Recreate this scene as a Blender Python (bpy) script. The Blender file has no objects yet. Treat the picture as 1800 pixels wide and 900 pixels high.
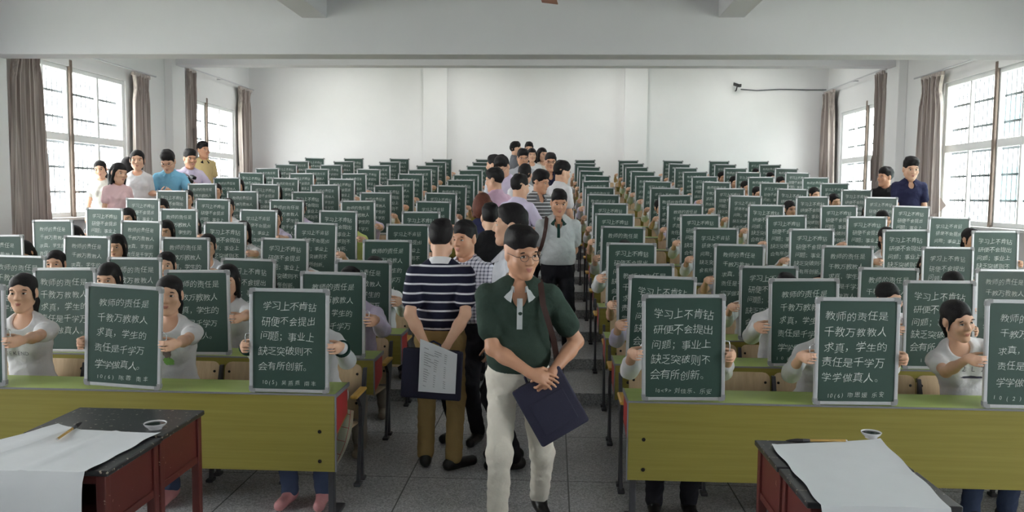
import bpy, bmesh, math, random
import numpy as np
from mathutils import Matrix, Vector

R = math.radians
random.seed(7)
C = bpy.context.scene.collection
sc = bpy.context.scene

# ------------------------------------------------------------------ camera, world, light, exposure
FPX, CAMH = 1453.0, 1.87
PITCH, YAW, ROLL = R(4.25), R(2.88), R(0.55)
cam_d = bpy.data.cameras.new('camera')
cam_d.sensor_width = 36.0
cam_d.lens = FPX / 1800.0 * 36.0
cam_d.clip_end = 300
cam = bpy.data.objects.new('camera', cam_d)
C.objects.link(cam)
cam.matrix_world = (Matrix.Translation((0, 0, CAMH)) @ Matrix.Rotation(YAW, 4, 'Z')
                    @ Matrix.Rotation(math.pi / 2 - PITCH, 4, 'X') @ Matrix.Rotation(ROLL, 4, 'Z'))
sc.camera = cam
CM = np.array(cam.matrix_world)[:3, :3]


def at(px, py, Y):
    """the point of the room at depth Y that stands at a pixel of the photograph"""
    d = CM @ np.array([(px - 900) / FPX, (450 - py) / FPX, -1.0])
    t = Y / d[1]
    return Vector((d[0] * t, Y, CAMH + d[2] * t))


def project(p):
    v = CM.T @ (np.array(p) - np.array([0, 0, CAMH]))
    return 900 + FPX * v[0] / -v[2], 450 - FPX * v[1] / -v[2]


sc.view_settings.view_transform = 'Standard'
sc.view_settings.look = 'None'
sc.view_settings.gamma = 1.0
sc.view_settings.use_curve_mapping = False
sc.view_settings.exposure = 0.0
cy = sc.cycles
cy.use_denoising = True
cy.max_bounces = 9
cy.diffuse_bounces = 5
cy.glossy_bounces = 3
cy.transmission_bounces = 4
cy.transparent_max_bounces = 8
cy.caustics_reflective = False
cy.caustics_refractive = False
cy.sample_clamp_indirect = 6.0

world = bpy.data.worlds.new('overcast_sky')
sc.world = world
world.use_nodes = True
wn = world.node_tree.nodes
bg = wn['Background']
bg.inputs[0].default_value = (1.0, 0.985, 1.0, 1)
bg.inputs[1].default_value = 17.0

LAMP = 26.0

# room measures
XL, XR = -7.5, 6.44
YF, YB = -3.2, 20.15
RISE, STEP0, NSTEP = 0.11, 7.28, 12
WINS = [(0.6, 3.6), (5.9, 9.1), (11.3, 14.25), (16.75, 19.2)]
WZ = [(1.0, 3.78), (1.0, 3.78), (1.46, 3.78), (1.46, 3.78)]
for side, xx in ((-1, XL), (1, XR)):
    for (a, b), (z0, z1) in zip(WINS, WZ):
        L = bpy.data.lights.new('daylight_portal', 'AREA')
        L.shape = 'RECTANGLE'
        L.size, L.size_y = b - a, z1 - z0
        L.cycles.is_portal = True
        o = bpy.data.objects.new('daylight_portal', L)
        C.objects.link(o)
        o.location = (xx + side * 0.3, (a + b) / 2, (z0 + z1) / 2)
        o.rotation_euler = (math.pi / 2, 0, side * math.pi / 2)


def level(y):
    return 0.0 if y < STEP0 else min(NSTEP, int((y - STEP0) // 1.0) + 1) * RISE


# ------------------------------------------------------------------ materials
class NT:
    def __init__(s, name):
        s.m = bpy.data.materials.new(name)
        s.m.use_nodes = True
        s.n, s.l = s.m.node_tree.nodes, s.m.node_tree.links
        s.b = s.n['Principled BSDF']
        s.tc = s.n.new('ShaderNodeTexCoord')

    def link(s, a, b): s.l.new(a, b)

    def val(s, sock, v):
        if hasattr(v, 'is_linked') or hasattr(v, 'links'): s.l.new(v, sock)
        else: sock.default_value = v

    def math(s, op, a, b=0.0, c=None):
        k = s.n.new('ShaderNodeMath'); k.operation = op
        s.val(k.inputs[0], a); s.val(k.inputs[1], b)
        if c is not None: s.val(k.inputs[2], c)
        return k.outputs[0]

    def noise(s, scale, detail=3.0, vec=None, rough=0.55):
        k = s.n.new('ShaderNodeTexNoise')
        k.inputs['Scale'].default_value = scale; k.inputs['Detail'].default_value = detail
        k.inputs['Roughness'].default_value = rough
        s.l.new(vec if vec is not None else s.tc.outputs['Object'], k.inputs['Vector'])
        return k.outputs['Fac']

    def mapping(s, scale, rot=(0, 0, 0)):
        k = s.n.new('ShaderNodeMapping'); k.inputs['Scale'].default_value = scale; k.inputs['Rotation'].default_value = rot
        s.l.new(s.tc.outputs['Object'], k.inputs['Vector']); return k.outputs[0]

    def xyz(s):
        k = s.n.new('ShaderNodeSeparateXYZ'); s.l.new(s.tc.outputs['Object'], k.inputs[0]); return k.outputs

    def mix(s, f, a, b):
        k = s.n.new('ShaderNodeMix'); k.data_type = 'RGBA'
        s.val(k.inputs[0], f)
        for i, v in ((6, a), (7, b)):
            if isinstance(v, (tuple, list)): k.inputs[i].default_value = (*v[:3], 1)
            else: s.l.new(v, k.inputs[i])
        return k.outputs[2]

    def ramp(s, f, lo, hi):
        k = s.n.new('ShaderNodeMapRange'); k.inputs[1].default_value = lo; k.inputs[2].default_value = hi
        s.l.new(f, k.inputs[0]); return k.outputs[0]

    def color(s, v):
        if isinstance(v, (tuple, list)): s.b.inputs['Base Color'].default_value = (*v[:3], 1)
        else: s.l.new(v, s.b.inputs['Base Color'])

    def bump(s, h, strength=0.2, dist=0.01):
        k = s.n.new('ShaderNodeBump'); k.inputs['Strength'].default_value = strength; k.inputs['Distance'].default_value = dist
        s.l.new(h, k.inputs['Height']); s.l.new(k.outputs[0], s.b.inputs['Normal'])


def srgb(r, g, b):
    f = lambda c: (c / 255 / 12.92) if c / 255 <= 0.04045 else ((c / 255 + 0.055) / 1.055) ** 2.4
    return (f(r), f(g), f(b))


def simple(name, col, rough=0.6, metal=0.0, nscale=None, namp=0.12, bump=0.0, spec=None):
    t = NT(name)
    t.b.inputs['Roughness'].default_value = rough
    t.b.inputs['Metallic'].default_value = metal
    if spec is not None: t.b.inputs['Specular IOR Level'].default_value = spec
    if nscale:
        f = t.noise(nscale)
        t.color(t.mix(f, tuple(c * (1 - namp) for c in col), tuple(min(1, c * (1 + namp)) for c in col)))
        if bump: t.bump(f, bump)
    else: t.color(col)
    return t.m


def cloth(name, col, rough=0.85):
    t = NT(name)
    t.b.inputs['Roughness'].default_value = rough
    t.b.inputs['Specular IOR Level'].default_value = 0.2
    t.color(col)
    h = t.math('ADD', t.noise(9.0, 3.0), t.math('MULTIPLY', t.noise(300.0, 1.0), 0.06))
    t.bump(h, 0.55, 0.03)
    return t.m


def striped(name, base, stripe, period, width, off=0.0, pair=None, slope=0.0):
    t = NT(name)
    t.b.inputs['Roughness'].default_value = 0.85
    t.b.inputs['Specular IOR Level'].default_value = 0.2
    x = t.xyz()
    z = t.math('ADD', x[2], off)
    if slope: z = t.math('ADD', z, t.math('MULTIPLY', t.math('ABSOLUTE', x[0]), slope))
    fr = t.math('FRACT', t.math('DIVIDE', z, period))
    m = t.math('LESS_THAN', fr, width / period)
    if pair:
        m = t.math('MAXIMUM', m, t.math('MULTIPLY', t.math('GREATER_THAN', fr, pair[0]), t.math('LESS_THAN', fr, pair[1])))
    t.color(t.mix(m, base, stripe))
    t.bump(t.noise(9.0, 3.0), 0.5, 0.03)
    return t.m


def plaid(name, base, line, period, width):
    t = NT(name)
    t.b.inputs['Roughness'].default_value = 0.85
    x = t.xyz()
    a = t.math('LESS_THAN', t.math('FRACT', t.math('DIVIDE', t.math('ADD', x[0], 5.0), period)), width)
    b = t.math('LESS_THAN', t.math('FRACT', t.math('DIVIDE', x[2], period)), width)
    f = t.math('MULTIPLY', t.math('ADD', a, b), 0.5)
    t.color(t.mix(f, base, line))
    t.bump(t.noise(9.0, 3.0), 0.4, 0.03)
    return t.m


def wall_mat(name, col):
    t = NT(name)
    t.b.inputs['Roughness'].default_value = 0.9
    n = t.ramp(t.noise(0.9, 5.0, rough=0.65), 0.3, 0.75)
    t.color(t.mix(n, tuple(c * 0.95 for c in col), col))
    t.bump(t.noise(40.0, 3.0), 0.06)
    return t.m


def floor_mat():
    t = NT('terrazzo_floor')
    t.b.inputs['Roughness'].default_value = 0.42
    x = t.xyz()
    v = t.n.new('ShaderNodeTexVoronoi'); v.inputs['Scale'].default_value = 130
    t.l.new(t.tc.outputs['Object'], v.inputs['Vector'])
    sep = t.n.new('ShaderNodeSeparateColor'); t.l.new(v.outputs['Color'], sep.inputs[0])
    chip = t.ramp(sep.outputs[0], 0.1, 0.95)
    base = t.mix(chip, srgb(144, 144, 147), srgb(216, 216, 218))
    base = t.mix(t.ramp(t.noise(1.1, 4.0), 0.35, 0.75), base, t.mix(0.35, base, srgb(112, 112, 112)))
    fx = t.math('FRACT', t.math('DIVIDE', t.math('ADD', x[0], 20.0 * 1.045 + 0.935), 1.045))
    fy = t.math('FRACT', t.math('DIVIDE', t.math('ADD', x[1], 20.0 * 1.0 - 5.3), 1.0))
    w = 0.0085
    seam = t.math('MAXIMUM', t.math('LESS_THAN', fx, w),
                  t.math('MULTIPLY', t.math('LESS_THAN', fy, w), t.math('LESS_THAN', x[1], 7.0)))
    t.color(t.mix(seam, base, srgb(66, 66, 67)))
    return t.m


def wood_mat(name, a, b, scale=(2, 60, 60), rough=0.45):
    t = NT(name)
    t.b.inputs['Roughness'].default_value = rough
    n = t.noise(1.0, 5.0, vec=t.mapping(scale))
    t.color(t.mix(t.ramp(n, 0.3, 0.7), a, b))
    return t.m


def glass_mat():
    t = NT('window_glass')
    out = t.n['Material Output']
    tr = t.n.new('ShaderNodeBsdfTransparent'); tr.inputs[0].default_value = (0.98, 1.0, 0.99, 1)
    gl = t.n.new('ShaderNodeBsdfGlossy'); gl.inputs['Roughness'].default_value = 0.02
    mx = t.n.new('ShaderNodeMixShader'); mx.inputs[0].default_value = 0.06
    t.l.new(tr.outputs[0], mx.inputs[1]); t.l.new(gl.outputs[0], mx.inputs[2]); t.l.new(mx.outputs[0], out.inputs[0])
    return t.m


def slate_mat():
    t = NT('green_slate')
    t.b.inputs['Roughness'].default_value = 0.48
    t.b.inputs['Specular IOR Level'].default_value = 0.75
    n = t.ramp(t.noise(5.0, 5.0, rough=0.7), 0.35, 0.8)
    t.color(t.mix(n, srgb(32, 65, 55), srgb(39, 73, 63)))
    t.bump(t.noise(500.0, 1.0), 0.05)
    return t.m


def chalk_mat():
    t = NT('white_chalk')
    t.b.inputs['Roughness'].default_value = 1.0
    n = t.ramp(t.noise(420.0, 2.0), 0.3, 0.62)
    t.color(t.mix(n, srgb(176, 190, 184), srgb(240, 243, 241)))
    return t.m


def curtain_mat():
    t = NT('taupe_satin_curtain')
    t.b.inputs['Roughness'].default_value = 0.42
    t.b.inputs['Sheen Weight'].default_value = 0.3
    n = t.noise(1.0, 2.0, vec=t.mapping((40, 40, 0.5)))
    t.color(t.mix(t.ramp(n, 0.35, 0.65), srgb(142, 130, 126), srgb(186, 175, 168)))
    return t.m


def hair_mat(name, a, b):
    t = NT(name)
    t.b.inputs['Roughness'].default_value = 0.62
    t.b.inputs['Specular IOR Level'].default_value = 0.22
    n = t.noise(1.0, 3.0, vec=t.mapping((160, 160, 14)))
    t.color(t.mix(n, a, b))
    t.bump(n, 0.5, 0.004)
    return t.m


def chipped(name, col, chip, amount=0.7, rough=0.35):
    t = NT(name)
    t.b.inputs['Roughness'].default_value = rough
    f = t.ramp(t.noise(38.0, 4.0, rough=0.6), amount, amount + 0.02)
    n = t.noise(3.0, 4.0)
    t.color(t.mix(f, t.mix(n, tuple(c * 0.8 for c in col), tuple(c * 1.25 for c in col)), chip))
    return t.m


M = {}
t_ = NT('lit_tube'); t_.b.inputs['Emission Color'].default_value = (1, 0.99, 0.95, 1); t_.b.inputs['Emission Strength'].default_value = 6.0; M['tube'] = t_.m
M['wall'] = wall_mat('white_plaster', srgb(236, 236, 236))
M['ceiling'] = wall_mat('ceiling_plaster', srgb(216, 215, 219))
M['floor'] = floor_mat()
M['glass'] = glass_mat()
M['win_frame'] = simple('white_window_frame', srgb(238, 240, 240), 0.45, nscale=6, namp=0.04)
M['post'] = simple('brown_window_post', srgb(120, 106, 96), 0.6, nscale=20)
M['grille'] = simple('grey_grille_bar', srgb(84, 88, 94), 0.6, nscale=30)
M['curtain'] = curtain_mat()
M['rail'] = simple('pale_rail', srgb(200, 200, 204), 0.5, nscale=15, namp=0.05)
M['alu'] = simple('brushed_aluminium', srgb(206, 207, 210), 0.38, 0.55, nscale=50, namp=0.08)
M['cap'] = simple('grey_plastic_cap', srgb(150, 151, 153), 0.5, nscale=30, namp=0.08)
M['chrome'] = simple('bright_wire', srgb(210, 212, 215), 0.25, 0.9, nscale=50, namp=0.05)
M['slate'] = slate_mat()
M['chalk'] = chalk_mat()
M['desk_green'] = wood_mat('green_desk_laminate', srgb(136, 126, 54), srgb(150, 140, 66), (1.2, 30, 45))
M['desk_top'] = wood_mat('pale_green_desktop', srgb(156, 176, 92), srgb(168, 186, 106), (1.2, 40, 40), 0.4)
M['desk_edge'] = simple('grey_edge_trim', srgb(128, 128, 134), 0.4, nscale=40, namp=0.06)
M['red'] = simple('red_plaque', srgb(176, 52, 52), 0.5, nscale=14, namp=0.1)
M['plywood'] = wood_mat('beech_plywood', srgb(192, 166, 132), srgb(210, 186, 152), (40, 40, 3), 0.45)
M['arm_wood'] = wood_mat('yellow_varnished_wood', srgb(196, 150, 66), srgb(222, 178, 92), (60, 6, 60), 0.35)
M['iron'] = simple('dark_cast_iron', srgb(72, 72, 77), 0.5, 0.2, nscale=40, namp=0.2)
M['bolt'] = simple('dark_bolt', srgb(40, 36, 34), 0.4, 0.5, nscale=60)
M['table_top'] = chipped('worn_black_tabletop', srgb(46, 46, 50), srgb(186, 176, 158), 0.635, 0.32)
M['maroon'] = chipped('worn_maroon_paint', srgb(92, 38, 34), srgb(190, 160, 140), 0.69, 0.45)
M['paper'] = simple('white_rice_paper', srgb(236, 238, 242), 0.9, nscale=8, namp=0.03, bump=0.25)
M['ink'] = simple('black_ink', srgb(16, 14, 16), 0.08, nscale=5, namp=0.1)
M['bowl'] = simple('white_glazed_bowl', srgb(225, 225, 228), 0.2, nscale=10, namp=0.04)
M['bamboo'] = wood_mat('bamboo_brush', srgb(178, 140, 70), srgb(206, 170, 100), (8, 60, 60), 0.4)
M['bristle'] = simple('inky_bristle', srgb(36, 34, 38), 0.7, nscale=90)
M['navy_bag'] = simple('navy_nylon', srgb(34, 34, 58), 0.75, nscale=160, namp=0.2, bump=0.15)
M['brown_leather'] = simple('dark_brown_leather', srgb(66, 44, 40), 0.5, nscale=70, namp=0.15)
M['skin'] = simple('warm_skin', srgb(222, 176, 148), 0.5, nscale=14, namp=0.05)
M['skin_tan'] = simple('tan_skin', srgb(204, 152, 122), 0.48, nscale=14, namp=0.05)
M['lip'] = simple('lip_skin', srgb(186, 122, 110), 0.4, nscale=30, namp=0.05)
M['eye_white'] = simple('eye_white', srgb(226, 222, 216), 0.3, nscale=9, namp=0.02)
M['eye_dark'] = simple('dark_iris', srgb(34, 24, 20), 0.2, nscale=9, namp=0.05)
M['hair'] = hair_mat('black_hair', srgb(18, 17, 19), srgb(38, 35, 37))
M['hair_brown'] = hair_mat('chestnut_hair', srgb(72, 40, 34), srgb(118, 70, 56))
M['rim'] = simple('spectacle_rim', srgb(70, 66, 66), 0.3, 0.7, nscale=50)
for n_, c_ in dict(white=(232, 231, 234), offwhite=(222, 220, 212), green=(52, 68, 60), greypolo=(196, 200, 202), lightgrey=(214, 216, 224),
                   black=(30, 30, 32), navy=(42, 44, 74), darknavy=(34, 36, 58), pink=(226, 190, 214), lavender=(214, 204, 228),
                   blue=(126, 186, 218), palepink=(238, 202, 206), yellow=(206, 184, 134), cream=(236, 226, 216), grey=(110, 112, 118),
                   khaki=(164, 138, 92), whitetrouser=(226, 220, 208), blacktrouser=(34, 34, 40), greytrouser=(142, 134, 124),
                   bluejean=(72, 84, 112), lime=(206, 216, 132), darkgreen=(30, 58, 52), shirtgrey=(176, 178, 184)).items():
    M[n_] = cloth('cloth_' + n_, srgb(*c_))
M['stripe_navy'] = striped('navy_white_stripe', srgb(34, 36, 56), srgb(224, 224, 230), 0.0605, 0.0125, 0.012)
M['stripe_grey'] = striped('grey_white_stripe', srgb(104, 104, 106), srgb(214, 214, 216), 0.09, 0.012, 0.03, (0.45, 0.62))
M['plaid'] = plaid('navy_check', srgb(222, 222, 234), srgb(44, 50, 84), 0.026, 0.32)
M['shoe'] = simple('black_shoe_leather', srgb(26, 24, 24), 0.35, nscale=40, namp=0.1)
M['shoe_tan'] = simple('tan_shoe', srgb(140, 128, 112), 0.6, nscale=40, namp=0.1)
M['shoe_pink'] = simple('pink_shoe', srgb(214, 150, 152), 0.5, nscale=40, namp=0.1)
M['fan'] = simple('copper_fan_blade', srgb(168, 110, 74), 0.4, 0.3, nscale=20)
M['print'] = simple('dark_print', srgb(70, 70, 84), 0.9, nscale=60)
M['print_pink'] = simple('pink_print', srgb(226, 110, 130), 0.9, nscale=60)
M['print_green'] = simple('green_print', srgb(150, 206, 110), 0.9, nscale=60)
M['print_taupe'] = simple('taupe_print', srgb(150, 134, 130), 0.9, nscale=90, namp=0.4)
M['facade'] = simple('pale_facade', srgb(226, 232, 230), 0.9, nscale=2, namp=0.05)
M['teal'] = simple('teal_window_band', srgb(84, 150, 152), 0.3, nscale=3, namp=0.1)
M['outdoor'] = simple('pale_yard', srgb(206, 210, 196), 0.95, nscale=0.5, namp=0.1)
M['gridpaper'] = simple('cream_grid_paper', srgb(226, 228, 206), 0.9, nscale=9, namp=0.03)
M['gridred'] = simple('red_grid_ink', srgb(196, 84, 84), 0.9, nscale=30)
M['camera_black'] = simple('black_camera_plastic', srgb(34, 34, 38), 0.45, nscale=50)


# ------------------------------------------------------------------ helpers for objects
def tag(o, label=None, cat=None, group=None, kind=None):
    if label: o['label'] = label
    if cat: o['category'] = cat
    if group: o['group'] = group
    if kind: o['kind'] = kind
    return o


def link(name, mesh, parent=None, loc=None):
    o = bpy.data.objects.new(name, mesh)
    C.objects.link(o)
    if parent is not None: o.parent = parent
    if loc is not None: o.location = loc
    return o


def empty(name, loc=(0, 0, 0), rz=0.0):
    o = bpy.data.objects.new(name, None)
    o.empty_display_size = 0.1
    C.objects.link(o)
    o.location = loc
    o.rotation_euler = (0, 0, rz)
    return o


def copy_tree(o, parent=None):
    c = o.copy()
    C.objects.link(c)
    if parent is not None: c.parent = parent
    for ch in list(o.children): copy_tree(ch, c)
    return c


class MB:
    """collects shapes, then becomes one mesh"""
    def __init__(s): s.bm = bmesh.new(); s.mats = []; s.cur = 0

    def mat(s, m):
        if m not in s.mats: s.mats.append(m)
        s.cur = s.mats.index(m); return s

    def _fin(s, faces):
        for f in faces: f.material_index = s.cur

    def box(s, x0, x1, y0, y1, z0, z1, bev=0.0, mtx=None, seg=2):
        n0 = set(s.bm.faces)
        r = bmesh.ops.create_cube(s.bm, size=1.0)
        vs = r['verts']
        for v in vs:
            v.co = Vector(((x0 + x1) / 2 + v.co.x * (x1 - x0), (y0 + y1) / 2 + v.co.y * (y1 - y0), (z0 + z1) / 2 + v.co.z * (z1 - z0)))
        if bev > 0:
            es = list({e for v in vs for e in v.link_edges})
            bmesh.ops.bevel(s.bm, geom=es, offset=bev, segments=seg, profile=0.5, affect='EDGES')
        new = [f for f in s.bm.faces if f not in n0]
        if mtx is not None:
            for v in {v for f in new for v in f.verts}: v.co = mtx @ v.co
        s._fin(new); return s

    def tube(s, pts, r, n=10, closed=False):
        pts = [Vector(p) for p in pts]
        rr = r if isinstance(r, (list, tuple)) else [r] * len(pts)
        rings = []
        m = len(pts)
        prev = None
        for i, p in enumerate(pts):
            if closed: t = pts[(i + 1) % m] - pts[i - 1]
            else: t = pts[min(i + 1, m - 1)] - pts[max(i - 1, 0)]
            t.normalize()
            if prev is None:
                a = Vector((0, 0, 1)) if abs(t.z) < 0.9 else Vector((1, 0, 0))
                u = t.cross(a).normalized()
            else:
                u = (prev - t * prev.dot(t)).normalized()
            prev = u
            w = t.cross(u)
            rings.append([s.bm.verts.new(p + (u * math.cos(2 * math.pi * k / n) + w * math.sin(2 * math.pi * k / n)) * rr[i]) for k in range(n)])
        fs = []
        for i in range(m if closed else m - 1):
            A, B = rings[i], rings[(i + 1) % m]
            for k in range(n): fs.append(s.bm.faces.new((A[k], A[(k + 1) % n], B[(k + 1) % n], B[k])))
        if not closed:
            fs.append(s.bm.faces.new(rings[0][::-1])); fs.append(s.bm.faces.new(rings[-1]))
        s._fin(fs); return s

    def lathe(s, prof, n=24, mtx=None):
        rings = []
        for r, z in prof:
            rings.append([s.bm.verts.new((r * math.cos(2 * math.pi * k / n), r * math.sin(2 * math.pi * k / n), z)) for k in range(n)])
        fs = []
        for A, B in zip(rings, rings[1:]):
            for k in range(n): fs.append(s.bm.faces.new((A[k], A[(k + 1) % n], B[(k + 1) % n], B[k])))
        if prof[0][0] > 1e-4: fs.append(s.bm.faces.new(rings[0][::-1]))
        if prof[-1][0] > 1e-4: fs.append(s.bm.faces.new(rings[-1]))
        if mtx is not None:
            for rg in rings:
                for v in rg: v.co = mtx @ v.co
        s._fin(fs); return s

    def prism(s, pts, axis, a, b):
        """outline in the two other axes, extruded from a to b along axis"""
        def mk(p, t):
            if axis == 'x': return (t, p[0], p[1])
            if axis == 'y': return (p[0], t, p[1])
            return (p[0], p[1], t)
        A = [s.bm.verts.new(mk(p, a)) for p in pts]
        B = [s.bm.verts.new(mk(p, b)) for p in pts]
        n = len(pts)
        fs = [s.bm.faces.new((A[i], A[(i + 1) % n], B[(i + 1) % n], B[i])) for i in range(n)]
        fs += [s.bm.faces.new(A[::-1]), s.bm.faces.new(B)]
        s._fin(fs); return s

    def mesh(s, name, m=None, smooth=False, angle=None):
        if m is not None and not s.mats: s.mats = [m]
        bmesh.ops.recalc_face_normals(s.bm, faces=s.bm.faces)
        me = bpy.data.meshes.new(name)
        s.bm.to_mesh(me); s.bm.free()
        for k in s.mats: me.materials.append(k)
        if smooth:
            me.polygons.foreach_set('use_smooth', [True] * len(me.polygons))
            if angle: me.set_sharp_from_angle(angle=angle)
        return me

    def build(s, name, m=None, parent=None, smooth=False, angle=None, loc=None):
        return link(name, s.mesh(name, m, smooth, angle), parent, loc)


def surf(name, grid, m, parent=None, thick=0.0, smooth=True):
    """a sheet through a grid of points, given a real thickness along its normal"""
    bm = bmesh.new()
    V = [[bm.verts.new(p) for p in row] for row in grid]
    for i in range(len(V) - 1):
        for j in range(len(V[0]) - 1): bm.faces.new((V[i][j], V[i][j + 1], V[i + 1][j + 1], V[i + 1][j]))
    if thick:
        bm.normal_update()
        bmesh.ops.solidify(bm, geom=list(bm.faces), thickness=thick)
    bmesh.ops.recalc_face_normals(bm, faces=bm.faces)
    me = bpy.data.meshes.new(name); bm.to_mesh(me); bm.free()
    me.materials.append(m)
    if smooth:
        me.polygons.foreach_set('use_smooth', [True] * len(me.polygons)); me.set_sharp_from_angle(angle=R(50))
    return link(name, me, parent)


def struct(name, mb, m):
    return tag(mb.build(name, m), kind='structure')


# ------------------------------------------------------------------ the room
mb = MB()
prof = [(YF, 0.0)]
for j in range(NSTEP):
    prof += [(STEP0 + j, RISE * j), (STEP0 + j, RISE * (j + 1))]
prof += [(YB + 0.25, RISE * NSTEP), (YB + 0.25, -0.4), (YF, -0.4)]
mb.prism(prof, 'x', XL - 0.25, XR + 0.25)
struct('floor', mb, M['floor'])


def side_wall(name, x0, x1):
    mb = MB()
    zt = 5.45
    ys = [YF] + [v for w in WINS for v in w] + [YB + 0.25]
    for i in range(0, len(ys), 2): mb.box(x0, x1, ys[i], ys[i + 1], -0.4, zt)
    for (a, b), (z0, z1) in zip(WINS, WZ):
        mb.box(x0, x1, a, b, -0.4, z0); mb.box(x0, x1, a, b, z1, zt)
    return struct(name, mb, M['wall'])


side_wall('wall_left', XL - 0.25, XL)
side_wall('wall_right', XR, XR + 0.25)
struct('wall_back', MB().box(XL, XR, YB, YB + 0.25, 0, 5.45), M['wall'])
struct('wall_front', MB().box(XL - 0.25, XR + 0.25, YF - 0.25, YF, -0.4, 5.45), M['wall'])
struct('ceiling', MB().box(XL - 0.25, XR + 0.25, YF - 0.25, YB + 0.25, 5.2, 5.45), M['ceiling'])
nt = 0


def trim(mb, m=None):
    global nt
    nt += 1
    return struct('trim_%d' % nt, mb, m or M['wall'])


trim(MB().box(XL, XR, 10.45, 10.82, 3.61, 5.2, 0.012), M['ceiling'])           # deep cross beam
trim(MB().box(XL, XR, 15.85, 16.15, 4.30, 5.2, 0.012), M['ceiling'])           # rear cross beam
for xa, xb in ((-3.2, -2.88), (1.98, 2.3)):
    trim(MB().box(xa, xb, YF, 10.45, 4.06, 5.2, 0.01), M['ceiling'])           # beams along the hall
for xa, xb in ((XL, XL + 0.16), (XR - 0.16, XR)):
    trim(MB().box(xa, xb, 15.7, 16.25, 0.9, 5.2, 0.01))                        # wall columns
    trim(MB().box(xa, xb, 10.4, 10.86, 0.3, 5.2, 0.01))
pa, pb = at(745, 200, YB).x, at(787, 200, YB).x
trim(MB().box(pa, pb, YB - 0.12, YB, 1.3, 5.2, 0.01))
pa, pb = at(1097, 200, YB).x, at(1137, 200, YB).x
trim(MB().box(pa, pb, YB - 0.12, YB, 1.3, 5.2, 0.01))


def window(idx, side, a, b, z0, z1):
    xw = XL if side < 0 else XR
    xf = xw + side * 0.07            # frame sits in the wall
    w = empty('window_%d' % idx, (xf, a, z0))
    tag(w, kind='structure')
    Lw, Hh = b - a, z1 - z0
    mid, tr = (12.6 - 11.3) / 2.95 * Lw if a < 16 else 17.64 - a, (2.69 - z0)
    f = MB()
    t = 0.035
    for y0, y1 in ((0, 0.07), (mid - 0.06, mid + 0.06), (Lw - 0.07, Lw)): f.box(-t, t, y0, y1, 0, Hh, 0.006)
    for p, q in ((0, 0.07), (tr - 0.06, tr + 0.06), (Hh - 0.07, Hh)): f.box(-t + 0.003, t - 0.003, 0, Lw, p, q, 0.006)
    for y in ((mid) / 2, (mid + Lw) / 2): f.box(-t + 0.008, t - 0.008, y - 0.025, y + 0.025, 0, Hh, 0.005)
    f.build('window_frame', M['win_frame'], w)
    g = MB()
    for (y0, y1) in ((0.05, mid), (mid, Lw - 0.05)):
        for (p, q) in ((0.05, tr), (tr, Hh - 0.05)): g.box(-0.003, 0.003, y0, y1, p, q)
    g.build('window_pane', M['glass'], w)
    MB().box(-side * 0.12 - 0.05, -side * 0.12 + 0.05, -0.05, Lw + 0.05, -0.05, -0.005, 0.008).build('window_sill', M['win_frame'], w)
    MB().box(-side * 0.062 - 0.02, -side * 0.062 + 0.02, mid - 0.035, mid + 0.035, -0.05, Hh + 0.1, 0.01).build('window_post', M['post'], w)
    gr = MB()
    xg = side * 0.12
    for k in range(int(Lw / 0.13)): gr.box(xg - 0.006, xg + 0.006, 0.06 + k * 0.13, 0.073 + k * 0.13, 0, Hh)
    for k in range(1, 6): gr.box(xg - 0.008, xg + 0.008, 0, Lw, Hh * k / 6 - 0.018, Hh * k / 6 + 0.018)
    gr.build('window_grille', M['grille'], w)


k = 0
for side in (-1, 1):
    for (a, b), (z0, z1) in zip(WINS, WZ):
        k += 1
        window(k, side, a, b, z0, z1)

struct('ground', MB().box(-70, 70, -40, 60, -3.4, -3.2), M['outdoor'])
bl = empty('building', (24, 22, -3.2))
tag(bl, 'pale building with teal window bands beyond the right hand windows', 'building', kind='structure')
MB().box(0, 8, -22, 26, 0, 16).build('facade', M['facade'], bl)
for fl in range(4):
    MB().box(-0.06, 0.1, -20, 24, 1.4 + fl * 3.6, 3.2 + fl * 3.6).build('window_band', M['teal'], bl)


def curtain(label, side, y0, y1, ztop, zbot, folds, flare=1.25, amp=0.06):
    xw = (XL + 0.13) if side < 0 else (XR - 0.13)
    yc = (y0 + y1) / 2
    root = empty('curtain', (xw, yc, zbot))
    tag(root, label, 'curtain', 'taupe window curtains')
    n, m = folds * 12, 26
    H = ztop - zbot
    grid = []
    for j in range(m + 1):
        v = j / m
        wv = (1.0 - 0.22 * math.exp(-((v - 0.93) / 0.05) ** 2)) * (0.92 + (flare - 0.92) * (1 - v) ** 1.3)
        row = []
        for i in range(n + 1):
            u = i / n
            ph = u * folds * 2 * math.pi
            dx = amp * math.sin(ph) * (0.55 + 0.45 * v) + 0.02 * math.sin(ph * 0.5 + v * 3.0 + y0)
            row.append((dx, (u - 0.5) * (y1 - y0) * wv + 0.015 * math.sin(ph * 2 + v * 2), v * H))
        grid.append(row)
    surf('drape', grid, M['curtain'], root, 0.006)
    hd = MB()
    hd.box(-0.035, 0.035, -(y1 - y0) * 0.46, (y1 - y0) * 0.46, H - 0.02, H + 0.05, 0.015)
    hd.build('heading', M['curtain'], root)


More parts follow.
